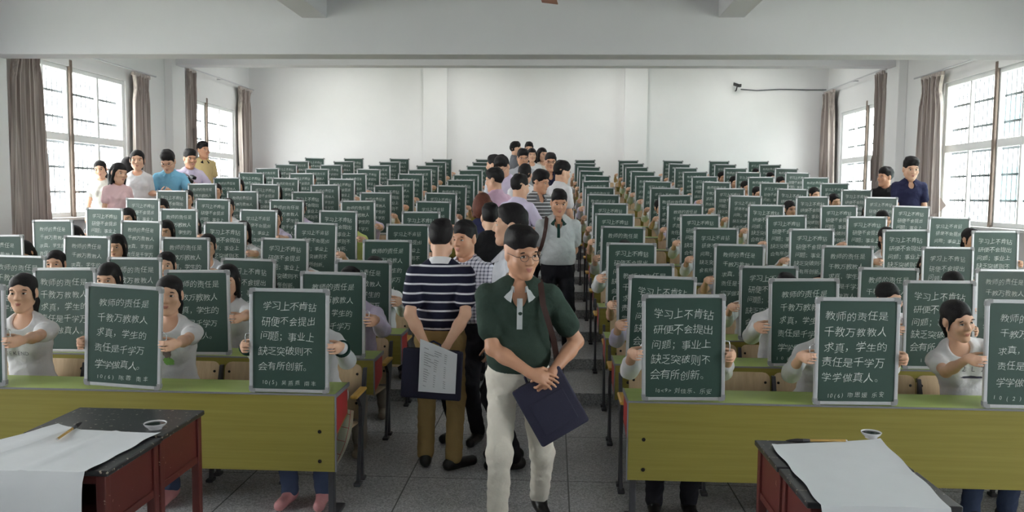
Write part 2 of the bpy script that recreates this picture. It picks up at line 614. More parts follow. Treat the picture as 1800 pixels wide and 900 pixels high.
curtain('wide taupe curtain at the near end of the left wall\'s nearer window', -1, 10.93, 11.72, 3.9, 0.62, 5)
curtain('narrow taupe curtain on the left wall behind the woman in white', -1, 14.22, 14.86, 3.9, 0.9, 4, 1.1)
curtain('narrow taupe curtain on the left wall behind the man in yellow', -1, 16.42, 16.8, 4.28, 1.15, 3, 1.1)
curtain('taupe curtain beside the left rear corner of the hall', -1, 19.12, 19.95, 4.28, 1.4, 5, 0.85)
curtain('wide taupe curtain on the right wall beside the man in navy', 1, 13.98, 14.8, 3.9, 0.8, 5, 1.15)
curtain('narrow taupe curtain on the right wall between rear window and column', 1, 16.48, 16.84, 4.28, 1.15, 3, 1.1)
curtain('taupe curtain beside the right rear corner of the hall', 1, 19.3, 20.0, 4.28, 1.4, 5, 1.3)
for side in (-1, 1):
    for (a, b, z) in ((10.9, 15.1, 3.975), (16.3, 20.1, 4.355)):
        xw = (XL + 0.13) if side < 0 else (XR - 0.13)
        r_ = MB().tube([(xw, a, z), (xw, b, z)], 0.014)
        for y in (a + 0.2, (a + b) / 2, b - 0.2): r_.box(min(xw, xw + side * 0.13), max(xw, xw + side * 0.13), y - 0.012, y + 0.012, z - 0.012, z + 0.012)
        tag(r_.build('curtain_rail', M['rail'], smooth=True, angle=R(40)),
            'pale curtain rail above the %s %s window' % ('left' if side < 0 else 'right', 'nearer' if z < 4.2 else 'rear'), 'curtain rail', 'curtain rails')

# surveillance camera and its cable on the back wall, ceiling fan
p = at(1296, 149, YB - 0.2)
sv = empty('surveillance_camera', (p.x, YB, p.z))
tag(sv, 'small dark surveillance camera on the back wall, right of centre', 'camera')
mt = Matrix.Translation((0, -0.2, 0)) @ Matrix.Rotation(R(18), 4, 'X') @ Matrix.Rotation(R(20), 4, 'Z')
MB().box(-0.04, 0.04, -0.13, 0.12, -0.04, 0.04, 0.015, mt).build('camera_housing', M['camera_black'], sv)
MB().box(-0.05, 0.05, -0.15, 0.1, 0.045, 0.055, 0.004, mt).build('sun_shield', M['win_frame'], sv)
MB().tube([(0, -0.01, -0.12), (0, -0.1, -0.12), (0, -0.2, -0.03)], 0.014).build('bracket', M['camera_black'], sv)
pts = [at(1302, 157, YB - 0.02), at(1330, 159, YB - 0.02), at(1370, 157, YB - 0.02), at(1420, 158, YB - 0.02), at(1452, 158, YB - 0.02), at(1459, 164, YB - 0.02)]
tag(MB().tube(pts, 0.012, 6).build('cable', M['grille'], smooth=True), 'grey cable sagging from the wall camera to the right corner', 'cable')
fan = empty('ceiling_fan', (-0.1, 6.0, 3.38))
tag(fan, 'copper bladed ceiling fan whose blade tip shows at the top edge', 'fan')
MB().lathe([(0.0, -0.05), (0.08, -0.05), (0.11, 0.0), (0.11, 0.08), (0.05, 0.12), (0.0, 0.12)]).build('motor', M['fan'], fan, True, R(40))
MB().tube([(0, 0, 0.1), (0, 0, 1.82)], 0.015).build('down_rod', M['iron'], fan)
for q in range(3):
    mt = Matrix.Rotation(R(86 + 120 * q), 4, 'Z') @ Matrix.Rotation(R(8), 4, 'X')
    bq = MB()
    bq.box(0.08, 0.2, -0.03, 0.03, -0.006, 0.006, 0.003, mt)
    bq.box(0.18, 0.66, -0.065, 0.065, -0.005, 0.005, 0.004, mt)
    bq.build('fan_blade', M['fan'], fan)


def tube_lamp(x, y, z, power, where):
    root = empty('ceiling_lamp', (x, y, z))
    tag(root, 'long fluorescent ceiling lamp %s' % where, 'ceiling lamp', 'fluorescent ceiling lamps')
    MB().box(-0.62, 0.62, -0.05, 0.05, 0.0, 0.05, 0.01).build('housing', M['win_frame'], root)
    MB().tube([(-0.6, 0, -0.02), (0.6, 0, -0.02)], 0.014).build('fluorescent_tube', M['tube'], root)
    L = bpy.data.lights.new('lamp_light', 'AREA'); L.shape = 'RECTANGLE'; L.size, L.size_y = 1.2, 0.06; L.energy = power; L.color = (1.0, 0.99, 0.96)
    o = bpy.data.objects.new('lamp_light', L); C.objects.link(o); o.parent = root; o.location = (0, 0, -0.04)


for i, x in enumerate((-5.2, -2.2, 1.2, 4.4)):
    tube_lamp(x, 18.6, 5.15, LAMP, 'in the rear bay, lamp %s from the left wall' % ('first', 'second', 'third', 'fourth')[i])
    tube_lamp(x, 12.6, 5.15, LAMP * 0.8, 'in the middle bay, lamp %s from the left wall' % ('first', 'second', 'third', 'fourth')[i])

# ------------------------------------------------------------------ desks and seats
ROW0, ROWP, NROW = 4.5, 1.0, 15
SP, NSEAT = 0.4825, 9
DH = 0.745
ORD = ['first', 'second', 'third', 'fourth', 'fifth', 'sixth', 'seventh', 'eighth', 'ninth', 'tenth', 'eleventh', 'twelfth', 'thirteenth', 'fourteenth', 'last']
BLOCK = {'left': (-1, -1.21), 'right': (1, 0.42)}


def row_y(r): return ROW0 + ROWP * r
def row_z(r): return max(0, r - 2) * RISE


DL = SP * NSEAT
desk_parts = {}


def make_desk(s, zlow=0.30):
    """s = +1: the aisle end is at x = 0 and the desk runs to +x"""
    root = empty('lecture_desk')
    X = lambda v: v * s
    bx = lambda mb, x0, x1, *a, **k: mb.box(min(X(x0), X(x1)), max(X(x0), X(x1)), *a, **k)
    bx(MB(), 0.0, DL, 0.004, 0.31, DH - 0.022, DH - 0.001, bev=0.003).build('desktop', M['desk_top'], root)
    p = MB(); p.mat(M['desk_green']); bx(p, 0.004, DL - 0.004, 0.0, 0.018, zlow, DH - 0.008, bev=0.002)
    p.mat(M['bolt'])
    for xx in [0.09 + q * (DL - 0.18) / 4 for q in range(5)]:
        for zz in (0.36, 0.53) if zlow < 0.4 else (0.62,):
            p.lathe([(0.0, 0.004), (0.010, 0.003), (0.011, 0.0)], 12, Matrix.Translation((X(xx), 0.0, zz)) @ Matrix.Rotation(R(90), 4, 'X'))
    p.build('front_panel', None, root)
    e = MB()
    bx(e, -0.003, DL + 0.003, -0.004, 0.004, DH - 0.010, DH, bev=0.001)
    bx(e, -0.004, 0.004, 0.0, 0.312, DH - 0.024, DH, bev=0.001)
    bx(e, DL - 0.004, DL + 0.004, 0.0, 0.312, DH - 0.024, DH, bev=0.001)
    bx(e, -0.003, 0.003, -0.002, 0.02, zlow - 0.002, DH - 0.02, bev=0.001)
    e.build('edge_trim', M['desk_edge'], root)
    for xx in (0.003, DL - 0.021):
        pp = MB()
        pts = [(0.02, DH - 0.022), (0.29, DH - 0.022), (0.29, DH - 0.19), (0.02, DH - 0.25)]
        pp.prism(pts, 'x', *sorted((X(xx), X(xx + 0.018))))
        ep = pp.build('end_panel', M['desk_green'], root)
        xo = xx - 0.002 if xx < 1 else xx + 0.018
        q = MB().prism([(0.035, DH - 0.03), (0.27, DH - 0.03), (0.27, DH - 0.175), (0.035, DH - 0.232)], 'x', *sorted((X(xo - 0.001), X(xo + 0.003))))
        tag(q.build('plaque', M['red'], ep), 'red plaque on the desk end')
    bx(MB(), 0.022, DL - 0.022, 0.02, 0.28, DH - 0.14, DH - 0.127).build('shelf', M['desk_green'], root)
    for xx in ((0.025, 1.69, 2.655, DL - 0.055) if zlow < 0.4 else (0.72, 1.69, 2.655, 3.62)):
        lg = MB()
        bx(lg, xx, xx + 0.035, 0.06, 0.10, 0.02, DH - 0.2, bev=0.004)
        bx(lg, xx - 0.01, xx + 0.045, 0.03, 0.27, 0.0, 0.022, bev=0.004)
        lg.build('leg', M['iron'], root)
    return root


def make_seat(s, end=False, rise=0.0):
    """folding seat; the origin is on the floor under its aisle side, y from the desk front of its own row"""
    root = empty('folding_seat')
    mt = Matrix.Translation((0, 0.79, 0.39)) @ Matrix.Rotation(R(-9), 4, 'X')
    w = SP - 0.042
    pts = []
    hw, hh, rc = w / 2, 0.355 + rise, 0.045
    for cx, cz, a0 in ((hw - rc, hh - rc, 0), (-hw + rc, hh - rc, 90), (-hw + rc * 0.3, rc * 0.3, 180), (hw - rc * 0.3, rc * 0.3, 270)):
        rr = rc if cz > 0.1 else rc * 0.3
        for q in range(5): pts.append((cx + rr * math.cos(R(a0 + q * 22.5)), cz + rr * math.sin(R(a0 + q * 22.5))))
    b = MB(); b.mat(M['plywood']); b.prism(pts, 'y', -0.008, 0.008)
    b.mat(M['bolt'])
    for xx in (-hw + 0.03, hw - 0.03):
        for zz in (0.10, 0.29): b.lathe([(0, 0.004), (0.008, 0.003), (0.009, 0)], 10, Matrix.Translation((xx, -0.008, zz)) @ Matrix.Rotation(R(90), 4, 'X'))
    bmesh.ops.transform(b.bm, matrix=Matrix.Translation((s * SP / 2, 0, 0)) @ mt, verts=b.bm.verts)
    b.build('seat_back', None, root, True, R(35))
    pn = MB().box(-hw + 0.01, hw - 0.01, -0.38, 0.0, -0.008, 0.008, 0.007)
    bmesh.ops.transform(pn.bm, matrix=Matrix.Translation((s * SP / 2, 0.77, 0.37)) @ Matrix.Rotation(R(-5), 4, 'X'), verts=pn.bm.verts)
    pn.build('seat_pan', M['plywood'], root)
    for xx in ((0.0 if s < 0 else -0.035, SP) if end else (SP,)):
        x = s * xx
        MB().box(x - 0.024, x + 0.024, 0.52, 0.79, 0.585, 0.607, 0.009).build('armrest', M['arm_wood'], root)
        lg = MB()
        lg.prism([(0.60, 0.585), (0.77, 0.585), (0.82, 0.72), (0.85, 0.72), (0.80, 0.5), (0.745, 0.36), (0.69, 0.36), (0.69, 0.50)], 'x', x - 0.011, x + 0.011)
        lg.prism([(0.69, 0.37), (0.735, 0.37), (0.645, 0.02), (0.612, 0.02)], 'x', x - 0.009, x + 0.009)
        lg.prism([(0.70, 0.37), (0.742, 0.37), (0.762, 0.02), (0.732, 0.02)], 'x', x - 0.009, x + 0.009)
        lg.box(x - 0.022, x + 0.022, 0.59, 0.66, 0.0, 0.022, 0.006)
        lg.box(x - 0.022, x + 0.022, 0.715, 0.774, 0.0, 0.022, 0.006)
        lg.build('leg', M['iron'], root)
    return root


def visible(x, y, z, mx=40, my=30):
    px, py = project((x, y, z))
    return -mx < px < 1800 + mx and -my < py < 900 + my


SEATS = {}
for blk, (s, xe) in BLOCK.items():
    d0, d1 = make_desk(s), make_desk(s, 0.5)
    s0, s1, s2, s3 = make_seat(s, True), make_seat(s), make_seat(s, True, RISE), make_seat(s, False, RISE)
    for r in range(NROW):
        d = d0 if r == 0 else (d1 if r == 1 else copy_tree(d1))
        d.location = (xe, row_y(r), row_z(r))
        tag(d, 'long pale green desk of the %s row, %s of the aisle' % (ORD[r], blk), 'desk', 'long green lecture desks')
    SEATS[blk] = (s0, s1, s2, s3)

# ------------------------------------------------------------------ writing
_glyph = {}


def glyph(ch, off=-0.012):
    if (ch, off) in _glyph: return _glyph[(ch, off)]
    c = bpy.data.curves.new('glyph', 'FONT')
    c.body = ch; c.resolution_u = 2; c.offset = off
    o = bpy.data.objects.new('glyph', c)
    C.objects.link(o)
    bpy.context.view_layer.update()
    dg = bpy.context.evaluated_depsgraph_get()
    m = bpy.data.meshes.new_from_object(o.evaluated_get(dg))
    V = np.array([v.co[:2] for v in m.vertices]).reshape(-1, 2)
    F = [tuple(p.vertices) for p in m.polygons]
    w = 1.0 if ord(ch) > 255 else (V[:, 0].max() + 0.06 if len(V) else 0.3)
    bpy.data.objects.remove(o); bpy.data.meshes.remove(m); bpy.data.curves.remove(c)
    _glyph[(ch, off)] = (V, F, w)
    return _glyph[(ch, off)]


def text_mesh(name, lines, mat, rnd=None, off=-0.012, curve=0.0):
    """lines = (text, x centre, baseline z, size, width); the writing lies in the plane y = 0, looking towards -y"""
    VV, FF = [], []
    for (t, xc, zb, size, width) in lines:
        gl = [glyph(ch, off) for ch in t]
        adv = [g[2] * size for g in gl]
        tot = sum(adv)
        gap = (width - tot) / max(1, len(t) - 1) if width else 0.0
        x = xc - (width if width else tot) / 2
        drift = (rnd.uniform(-0.03, 0.02)) if rnd else 0.0
        for (V, F, w), a in zip(gl, adv):
            if len(V):
                sx = size * (rnd.uniform(0.86, 1.08) if rnd else 1)
                sz = size * (rnd.uniform(0.86, 1.1) if rnd else 1)
                sh = rnd.uniform(0.02, 0.16) if rnd else 0
                ro = rnd.uniform(-0.06, 0.1) if rnd else 0
                u = (V[:, 0] - 0.5 * w) * sx + 0
                v = (V[:, 1] - 0.38) * sz
                u2 = u + sh * v
                v2 = v + ro * u + (0.06 * size * np.sin(u / size * 3.0 + (rnd.random() * 6 if rnd else 0)) if rnd else 0)
                b = len(VV)
                dy = rnd.uniform(-0.05, 0.05) * size if rnd else 0
                VV += [(x + a / 2 + p, 0.0, zb + 0.38 * size + q + dy + drift * (x - xc)) for p, q in zip(u2, v2)]
                FF += [tuple(b + k for k in f) for f in F]
            x += a + gap
    me = bpy.data.meshes.new(name)
    me.from_pydata(VV, [], FF)
    me.materials.append(mat)
    me.update()
    return me


VERSE = {'A': ['学习上不肯钻', '研便不会提出', '问题；事业上', '缺乏突破则不', '会有所创新。'],
         'B': ['教师的责任是', '千教万教教人', '求真，学生的', '责任是千学万', '学学做真人。']}
BW, BH = 0.45, 0.585
_writing = {}


def writing(kind, seed, sig=''):
    key = (kind, seed, sig)
    if key in _writing: return _writing[key]
    rn = random.Random(seed * 31 + ord(kind))
    w = rn.uniform(0.29, 0.345)
    size = w / 5.9 * rn.uniform(0.98, 1.06)
    top = BH - rn.uniform(0.115, 0.13)
    lead = rn.uniform(0.083, 0.09)
    L = [(t, rn.uniform(-0.006, 0.006) - 0.005 * i, top - lead * i, size, w) for i, t in enumerate(VERSE[kind])]
    if sig: L.append((sig, 0.0 if len(sig) > 6 else -0.1, 0.042, 0.032, min(0.31, 0.026 * len(sig) + 0.02)))
    _writing[key] = text_mesh('chalk_lettering', L, M['chalk'], rn)
    return _writing[key]


def board_meshes():
    t, d = 0.019, 0.011
    f = MB()
    f.box(-BW / 2, BW / 2, -d, d, 0.0, t, 0.003); f.box(-BW / 2, BW / 2, -d, d, BH - t, BH, 0.003)
    f.box(-BW / 2, -BW / 2 + t, -d, d, 0.01, BH - 0.01, 0.003); f.box(BW / 2 - t, BW / 2, -d, d, 0.01, BH - 0.01, 0.003)
    fm = f.mesh('frame', M['alu'])
    sm = MB().box(-BW / 2 + t * 0.6, BW / 2 - t * 0.6, -0.006, 0.006, t * 0.6, BH - t * 0.6).mesh('slate', M['slate'])
    caps = []
    for sx in (-1, 1):
        for sz in (0, 1):
            # rounded corner piece: an L whose outer corner is an arc
            pts = [(0.0, 0.034)]
            for q in range(6):
                a = R(180 + q * 18)
                pts.append((0.018 + 0.02 * math.cos(a) - 0.0, 0.018 + 0.02 * math.sin(a)))
            pts += [(0.034, -0.002), (0.034, t + 0.001), (t + 0.001, t + 0.001), (t + 0.001, 0.034), (-0.002, 0.034)]
            pts = pts[1:]
            c = MB()
            P2 = []
            for (u, v) in pts:
                x = -BW / 2 + u; z = v
                P2.append((x if sx < 0 else -x, z if sz == 0 else BH - z))
            c.prism(P2, 'y', -d - 0.002, d + 0.002)
            caps.append(c.mesh('corner_cap', M['cap']))
    hm = MB().tube([(BW / 2, 0.0, 0.33), (BW / 2 + 0.022, 0.0, 0.325), (BW / 2 + 0.026, 0.0, 0.31), (BW / 2 + 0.026, 0.0, 0.27), (BW / 2 + 0.022, 0.0, 0.255), (BW / 2, 0.0, 0.25)], 0.003, 8).mesh('handle', M['chrome'], True)
    return fm, sm, caps, hm


FM, SM, CAPS, HM = board_meshes()


def make_board(wm, handle=0):
    root = empty('chalkboard')
    link('frame', FM, root)
    link('slate', SM, root)
    o = link('chalk_lettering', wm, root, (0, -0.0075, 0))
    for c in CAPS: link('corner_cap', c, root)
    if handle:
        h = link('handle', HM, root, (0, 0, 0.0))
        if handle < 0: h.rotation_euler = (0, 0, math.pi)
    return root


# text of each board, rows from the front, columns from the aisle
TXT = {'right': ['AABABAABBBABABA', 'BBABAABBAABABAB', 'BABBAAAAABABABA', 'BBBAAAAAAABABAB', 'AAAAAAAAAABABBA'],
       'left': ['ABBBAAAABABABAA', 'BBAAAABBABABABA', 'BBBBAABABABABAB', 'ABBBBBABABABABA', 'AABBBAAABBABABA']}
SIG = {('left', 0, 0): '10(5) 吴燕燕 南丰', ('left', 0, 1): '10(6) 陈蓉 南丰', ('right', 0, 0): '10<9> 刘佳乐、乐安', ('right', 0, 1): '10(6) 廖思媛 乐安',
       ('right', 0, 2): '10(2)', ('right', 1, 1): '10(5)', ('right', 1, 2): '10(12) 胡', ('right', 2, 1): '10(10)', ('left', 1, 1): '10 南丰'}
# measured tops of the boards in the photograph: (left edge, right edge) by row, aisle column first
BX = {('right', 0): [1205, 1162, 1137, 1110, 1094, 1080.5, 1072, 1060, 1054, 1049, 1049, 1039, 1034, 1028.5, 1029.5],
      ('right', 1): [1510, 1416, 1353, 1300, 1259, 1232, 1204, 1188, 1169, 1155, 1140, 1129.5, 1120, 1114, 1104.5],
      ('right', 2): [1813, 1655, 1562, 1490, 1428, 1384, 1347, 1309, 1284, 1259, 1240, 1223, 1206, 1193.5, 1182.5],
      ('right', 3): [None, 1895, 1770, 1668, 1595, 1524, 1476, 1429, 1392, 1361, 1339, 1315, 1293, 1275, 1264.5],
      ('right', 4): [None, None, None, None, 1752, 1668, 1600, 1549, 1506, 1467, 1435, 1402, 1382, 1354, 1334],
      ('left', 0): [507, 584, 638, 680, 716, 740, 761, 774, 793, 810, 819, 828, 839, 848, 854],
      ('left', 1): [212, 348, 434, 499, 553, 594, 630, 660, 684, 704, 721, 739, 751, 766, 777],
      ('left', 2): [-62, 116, 236, 325, 395, 453, 503, 541, 572, 600, 623, 647, 667, 685, 702],
      ('left', 3): [None, None, 30, 150, 246, 314, 373, 427, 465, 500, 530, 557, 582, 605, 622],
      ('left', 4): [None, None, None, 0, 94, 183, 250, 302, 356, 400, 441, 471, 502, 525, 552]}
VERSE_NAME = {'A': 'study verse', 'B': 'teachers verse'}
WORD = ['aisle', 'second', 'third', 'fourth', 'outer']
BOARDS = {}
for (blk, c), xs in BX.items():
    for r, px in enumerate(xs):
        if px is None: continue
        if not (-70 < px < 1875): continue
        y = row_y(r) + 0.014
        x = at(px, project((0, y, row_z(r) + 1.3))[1], y).x
        k = TXT[blk][c][r]
        rn = random.Random(r * 17 + c * 5 + (3 if blk == 'left' else 0))
        b = make_board(writing(k, rn.randint(0, 3), SIG.get((blk, r, c), '')), rn.choice((0, 1, -1)) if r < 8 else 0)
        tilt = R(2.6) if (blk, r, c) == ('left', 0, 1) else R(rn.uniform(-1.2, 1.4))
        b.rotation_euler = (R(rn.uniform(-2.5, 0.3)), tilt, R(rn.uniform(-2.2, 2.2)))
        b.location = (x, y, row_z(r) + DH + 0.003 + abs(math.sin(tilt)) * BW / 2)
        tag(b, 'green chalkboard with white %s, %s row, %s column %s of the aisle' % (VERSE_NAME[k], ORD[r], WORD[c], blk), 'chalkboard', 'chalkboards held up by the students')
        BOARDS[(blk, r, c)] = b

# the seats stand where the students sit, and one empty seat between two students
for blk, (s, xe) in BLOCK.items():
    s0, s1, s2, s3 = SEATS[blk]
    for r in range(NROW):
        xs = [BOARDS[(blk, r, c)].location.x if (blk, r, c) in BOARDS else xe + s * SP * (2 * c + 0.5) for c in range(5)]
        for i in range(NSEAT):
            xc = xs[i // 2] if i % 2 == 0 else (xs[i // 2] + xs[i // 2 + 1]) / 2
            first = r in (0, 2) and i < 2
            if not first and (not visible(xc, row_y(r) + 0.8, row_z(r) + 0.6) or (r > 8 and i > 3)): continue
            src = (s0 if i == 0 else s1) if r < 2 else (s2 if i == 0 else s3)
            q = src if first else copy_tree(src)
            q.location = (xc - s * SP / 2, row_y(r), row_z(r))
            tag(q, 'beech folding seat of the %s row, %s seat %s of the aisle' % (ORD[r], ORD[i], blk), 'seat', 'beech folding seats')

# ------------------------------------------------------------------ bodies: smooth union of limbs on a grid, one continuous surface
A_ = np.array


def unit(v):
    v = np.asarray(v, float); n = np.linalg.norm(v)
    return v / n if n > 1e-9 else v


def rot(yaw=0, pitch=0, side=0):
    """pitch > 0 leans towards -y, side > 0 leans towards +x, yaw > 0 turns the front (-y) towards +x"""
    m = Matrix.Rotation(R(yaw), 3, 'Z') @ Matrix.Rotation(R(side), 3, 'Y') @ Matrix.Rotation(R(pitch), 3, 'X')
    return np.array(m)


def cone(a, b, ra, rb, k=0.02): return ('c', A_(a, float), A_(b, float), ra, rb, k)
def ell(c, r, k=0.02, rt=None): return ('e', A_(c, float), A_(r, float), rt, k)


def xf(prims, Rm, T, S=1.0):
    """prims from a local frame into the person's frame: p -> T + Rm (S p)"""
    out = []
    for p in prims:
        if p[0] == 'c': out.append(('c', T + Rm @ (p[1] * S), T + Rm @ (p[2] * S), p[3] * S, p[4] * S, p[5] * S))
        else: out.append(('e', T + Rm @ (p[1] * S), p[2] * S, Rm if p[3] is None else Rm @ p[3], p[4] * S))
    return out


def grow(prims, g):
    return [('c', p[1], p[2], p[3] + g, p[4] + g, p[5]) if p[0] == 'c' else ('e', p[1], p[2] + g, p[3], p[4]) for p in prims]


def pbox(p, m):
    if p[0] == 'c':
        r = max(p[3], p[4]) + m
        return np.minimum(p[1], p[2]) - r, np.maximum(p[1], p[2]) + r
    r = p[2] if p[3] is None else np.sqrt(((p[3] * p[2]) ** 2).sum(1))
    return p[1] - r - m, p[1] + r + m


def pdist(p, X, Y, Z):
    if p[0] == 'c':
        a, b, ra, rb = p[1], p[2], p[3], p[4]
        ba = b - a
        L2 = max(float(ba @ ba), 1e-9)
        t = np.clip(((X - a[0]) * ba[0] + (Y - a[1]) * ba[1] + (Z - a[2]) * ba[2]) / L2, 0, 1)
        return np.sqrt((X - a[0] - t * ba[0]) ** 2 + (Y - a[1] - t * ba[1]) ** 2 + (Z - a[2] - t * ba[2]) ** 2) - (ra + t * (rb - ra))
    x, y, z = X - p[1][0], Y - p[1][1], Z - p[1][2]
    if p[3] is not None:
        m = p[3]
        x, y, z = m[0, 0] * x + m[1, 0] * y + m[2, 0] * z, m[0, 1] * x + m[1, 1] * y + m[2, 1] * z, m[0, 2] * x + m[1, 2] * y + m[2, 2] * z
    r = p[2]
    k0 = np.sqrt((x / r[0]) ** 2 + (y / r[1]) ** 2 + (z / r[2]) ** 2)
    k1 = np.sqrt((x / r[0] ** 2) ** 2 + (y / r[1] ** 2) ** 2 + (z / r[2] ** 2) ** 2) + 1e-9
    return k0 * (k0 - 1) / k1


def field_mesh(name, adds, subs=(), cuts=(), vox=0.008, mats=(), wrinkle=0.0, base=None):
    """adds, subs: prims; cuts: (point, normal) keeps the side the normal points away from"""
    lo = np.min([pbox(p, 0.02)[0] for p in adds], 0) - 2 * vox
    hi = np.max([pbox(p, 0.02)[1] for p in adds], 0) + 2 * vox
    n = np.ceil((hi - lo) / vox).astype(int) + 1
    xs, ys, zs = [lo[i] + vox * np.arange(n[i]) for i in range(3)]
    d = np.full(n, 0.15, np.float32)

    def sl(p, m):
        a, b = pbox(p, m)
        i0 = np.clip(((a - lo) / vox).astype(int), 0, n - 1); i1 = np.clip(((b - lo) / vox).astype(int) + 2, 1, n)
        s = tuple(slice(i0[i], i1[i]) for i in range(3))
        return s, xs[s[0]][:, None, None], ys[s[1]][None, :, None], zs[s[2]][None, None, :]
    for p in adds:
        s, X, Y, Z = sl(p, p[-1] + 3 * vox)
        v = pdist(p, X, Y, Z)
        o = d[s]
        h = np.maximum(p[-1] - np.abs(o - v), 0) / p[-1]
        d[s] = np.minimum(o, v) - h * h * p[-1] * 0.25
    if wrinkle:
        X, Y, Z = xs[:, None, None], ys[None, :, None], zs[None, None, :]
        d += wrinkle * (np.sin(X * 47 + 2.2 * np.sin(Z * 21)) * np.sin(Z * 58 + 1.7 * np.sin(X * 31 + Y * 23)) + 0.6 * np.sin(Y * 63 + Z * 33)).astype(np.float32)
    for p in subs:
        s, X, Y, Z = sl(p, p[-1] + 3 * vox)
        v = -pdist(p, X, Y, Z)
        o = d[s]
        h = np.maximum(p[-1] - np.abs(o - v), 0) / p[-1]
        d[s] = np.maximum(o, v) + h * h * p[-1] * 0.25
    for c in cuts:
        q, m = c
        v = (xs[:, None, None] - q[0]) * m[0] + (ys[None, :, None] - q[1]) * m[1] + (zs[None, None, :] - q[2]) * m[2]
        d = np.maximum(d, v.astype(np.float32))
    V, F = nets(d)
    V = V * vox + lo
    me = bpy.data.meshes.new(name)
    me.vertices.add(len(V)); me.vertices.foreach_set('co', V.astype(np.float32).ravel())
    me.loops.add(len(F) * 4); me.polygons.add(len(F))
    me.loops.foreach_set('vertex_index', F.astype(np.int32).ravel())
    me.polygons.foreach_set('loop_start', (np.arange(len(F)) * 4).astype(np.int32))
    me.polygons.foreach_set('use_smooth', np.ones(len(F), bool))
    for m in mats: me.materials.append(m)
    me.update(calc_edges=True)
    me.validate()
    return me, V, F


EDG = [((0, 0, 0), (1, 0, 0)), ((0, 1, 0), (1, 1, 0)), ((0, 0, 1), (1, 0, 1)), ((0, 1, 1), (1, 1, 1)),
       ((0, 0, 0), (0, 1, 0)), ((1, 0, 0), (1, 1, 0)), ((0, 0, 1), (0, 1, 1)), ((1, 0, 1), (1, 1, 1)),
       ((0, 0, 0), (0, 0, 1)), ((1, 0, 0), (1, 0, 1)), ((0, 1, 0), (0, 1, 1)), ((1, 1, 0), (1, 1, 1))]


def nets(d):
    """naive surface nets"""
    s = d < 0
    c = s[:-1, :-1, :-1].astype(np.int8)
    tot = np.zeros(c.shape, np.int8)
    for i in (0, 1):
        for j in (0, 1):
            for k in (0, 1): tot += s[i:s.shape[0] - 1 + i, j:s.shape[1] - 1 + j, k:s.shape[2] - 1 + k]
    act = (tot > 0) & (tot < 8)
    I = np.argwhere(act)
    ids = np.full(act.shape, -1, np.int32)
    ids[act] = np.arange(len(I))
    acc = np.zeros((len(I), 3)); cnt = np.zeros(len(I))
    for a, b in EDG:
        va = d[I[:, 0] + a[0], I[:, 1] + a[1], I[:, 2] + a[2]]; vb = d[I[:, 0] + b[0], I[:, 1] + b[1], I[:, 2] + b[2]]
        m = (va < 0) != (vb < 0)
        t = np.where(m, va / np.where(m, va - vb, 1), 0)[:, None]
        acc += np.where(m[:, None], A_(a) + t * (A_(b) - A_(a)), 0); cnt += m
    V = I + acc / np.maximum(cnt, 1)[:, None]
    F = []
    for ax in range(3):
        u, w = (ax + 1) % 3, (ax + 2) % 3
        sa = [slice(None)] * 3; sb = [slice(None)] * 3
        sa[ax] = slice(0, -1); sb[ax] = slice(1, None)
        ch = s[tuple(sa)] != s[tuple(sb)]
        E_ = np.argwhere(ch)
        ok = (E_[:, u] > 0) & (E_[:, w] > 0) & (E_[:, u] < act.shape[u]) & (E_[:, w] < act.shape[w])
        E_ = E_[ok]
        def cid(du, dw):
            q = E_.copy(); q[:, u] += du; q[:, w] += dw
            return ids[q[:, 0], q[:, 1], q[:, 2]]
        q = np.stack([cid(-1, -1), cid(0, -1), cid(0, 0), cid(-1, 0)], 1)
        flip = ~s[E_[:, 0], E_[:, 1], E_[:, 2]]
        q[flip] = q[flip][:, ::-1]
        F.append(q[(q >= 0).all(1)])
    return V, np.concatenate(F)


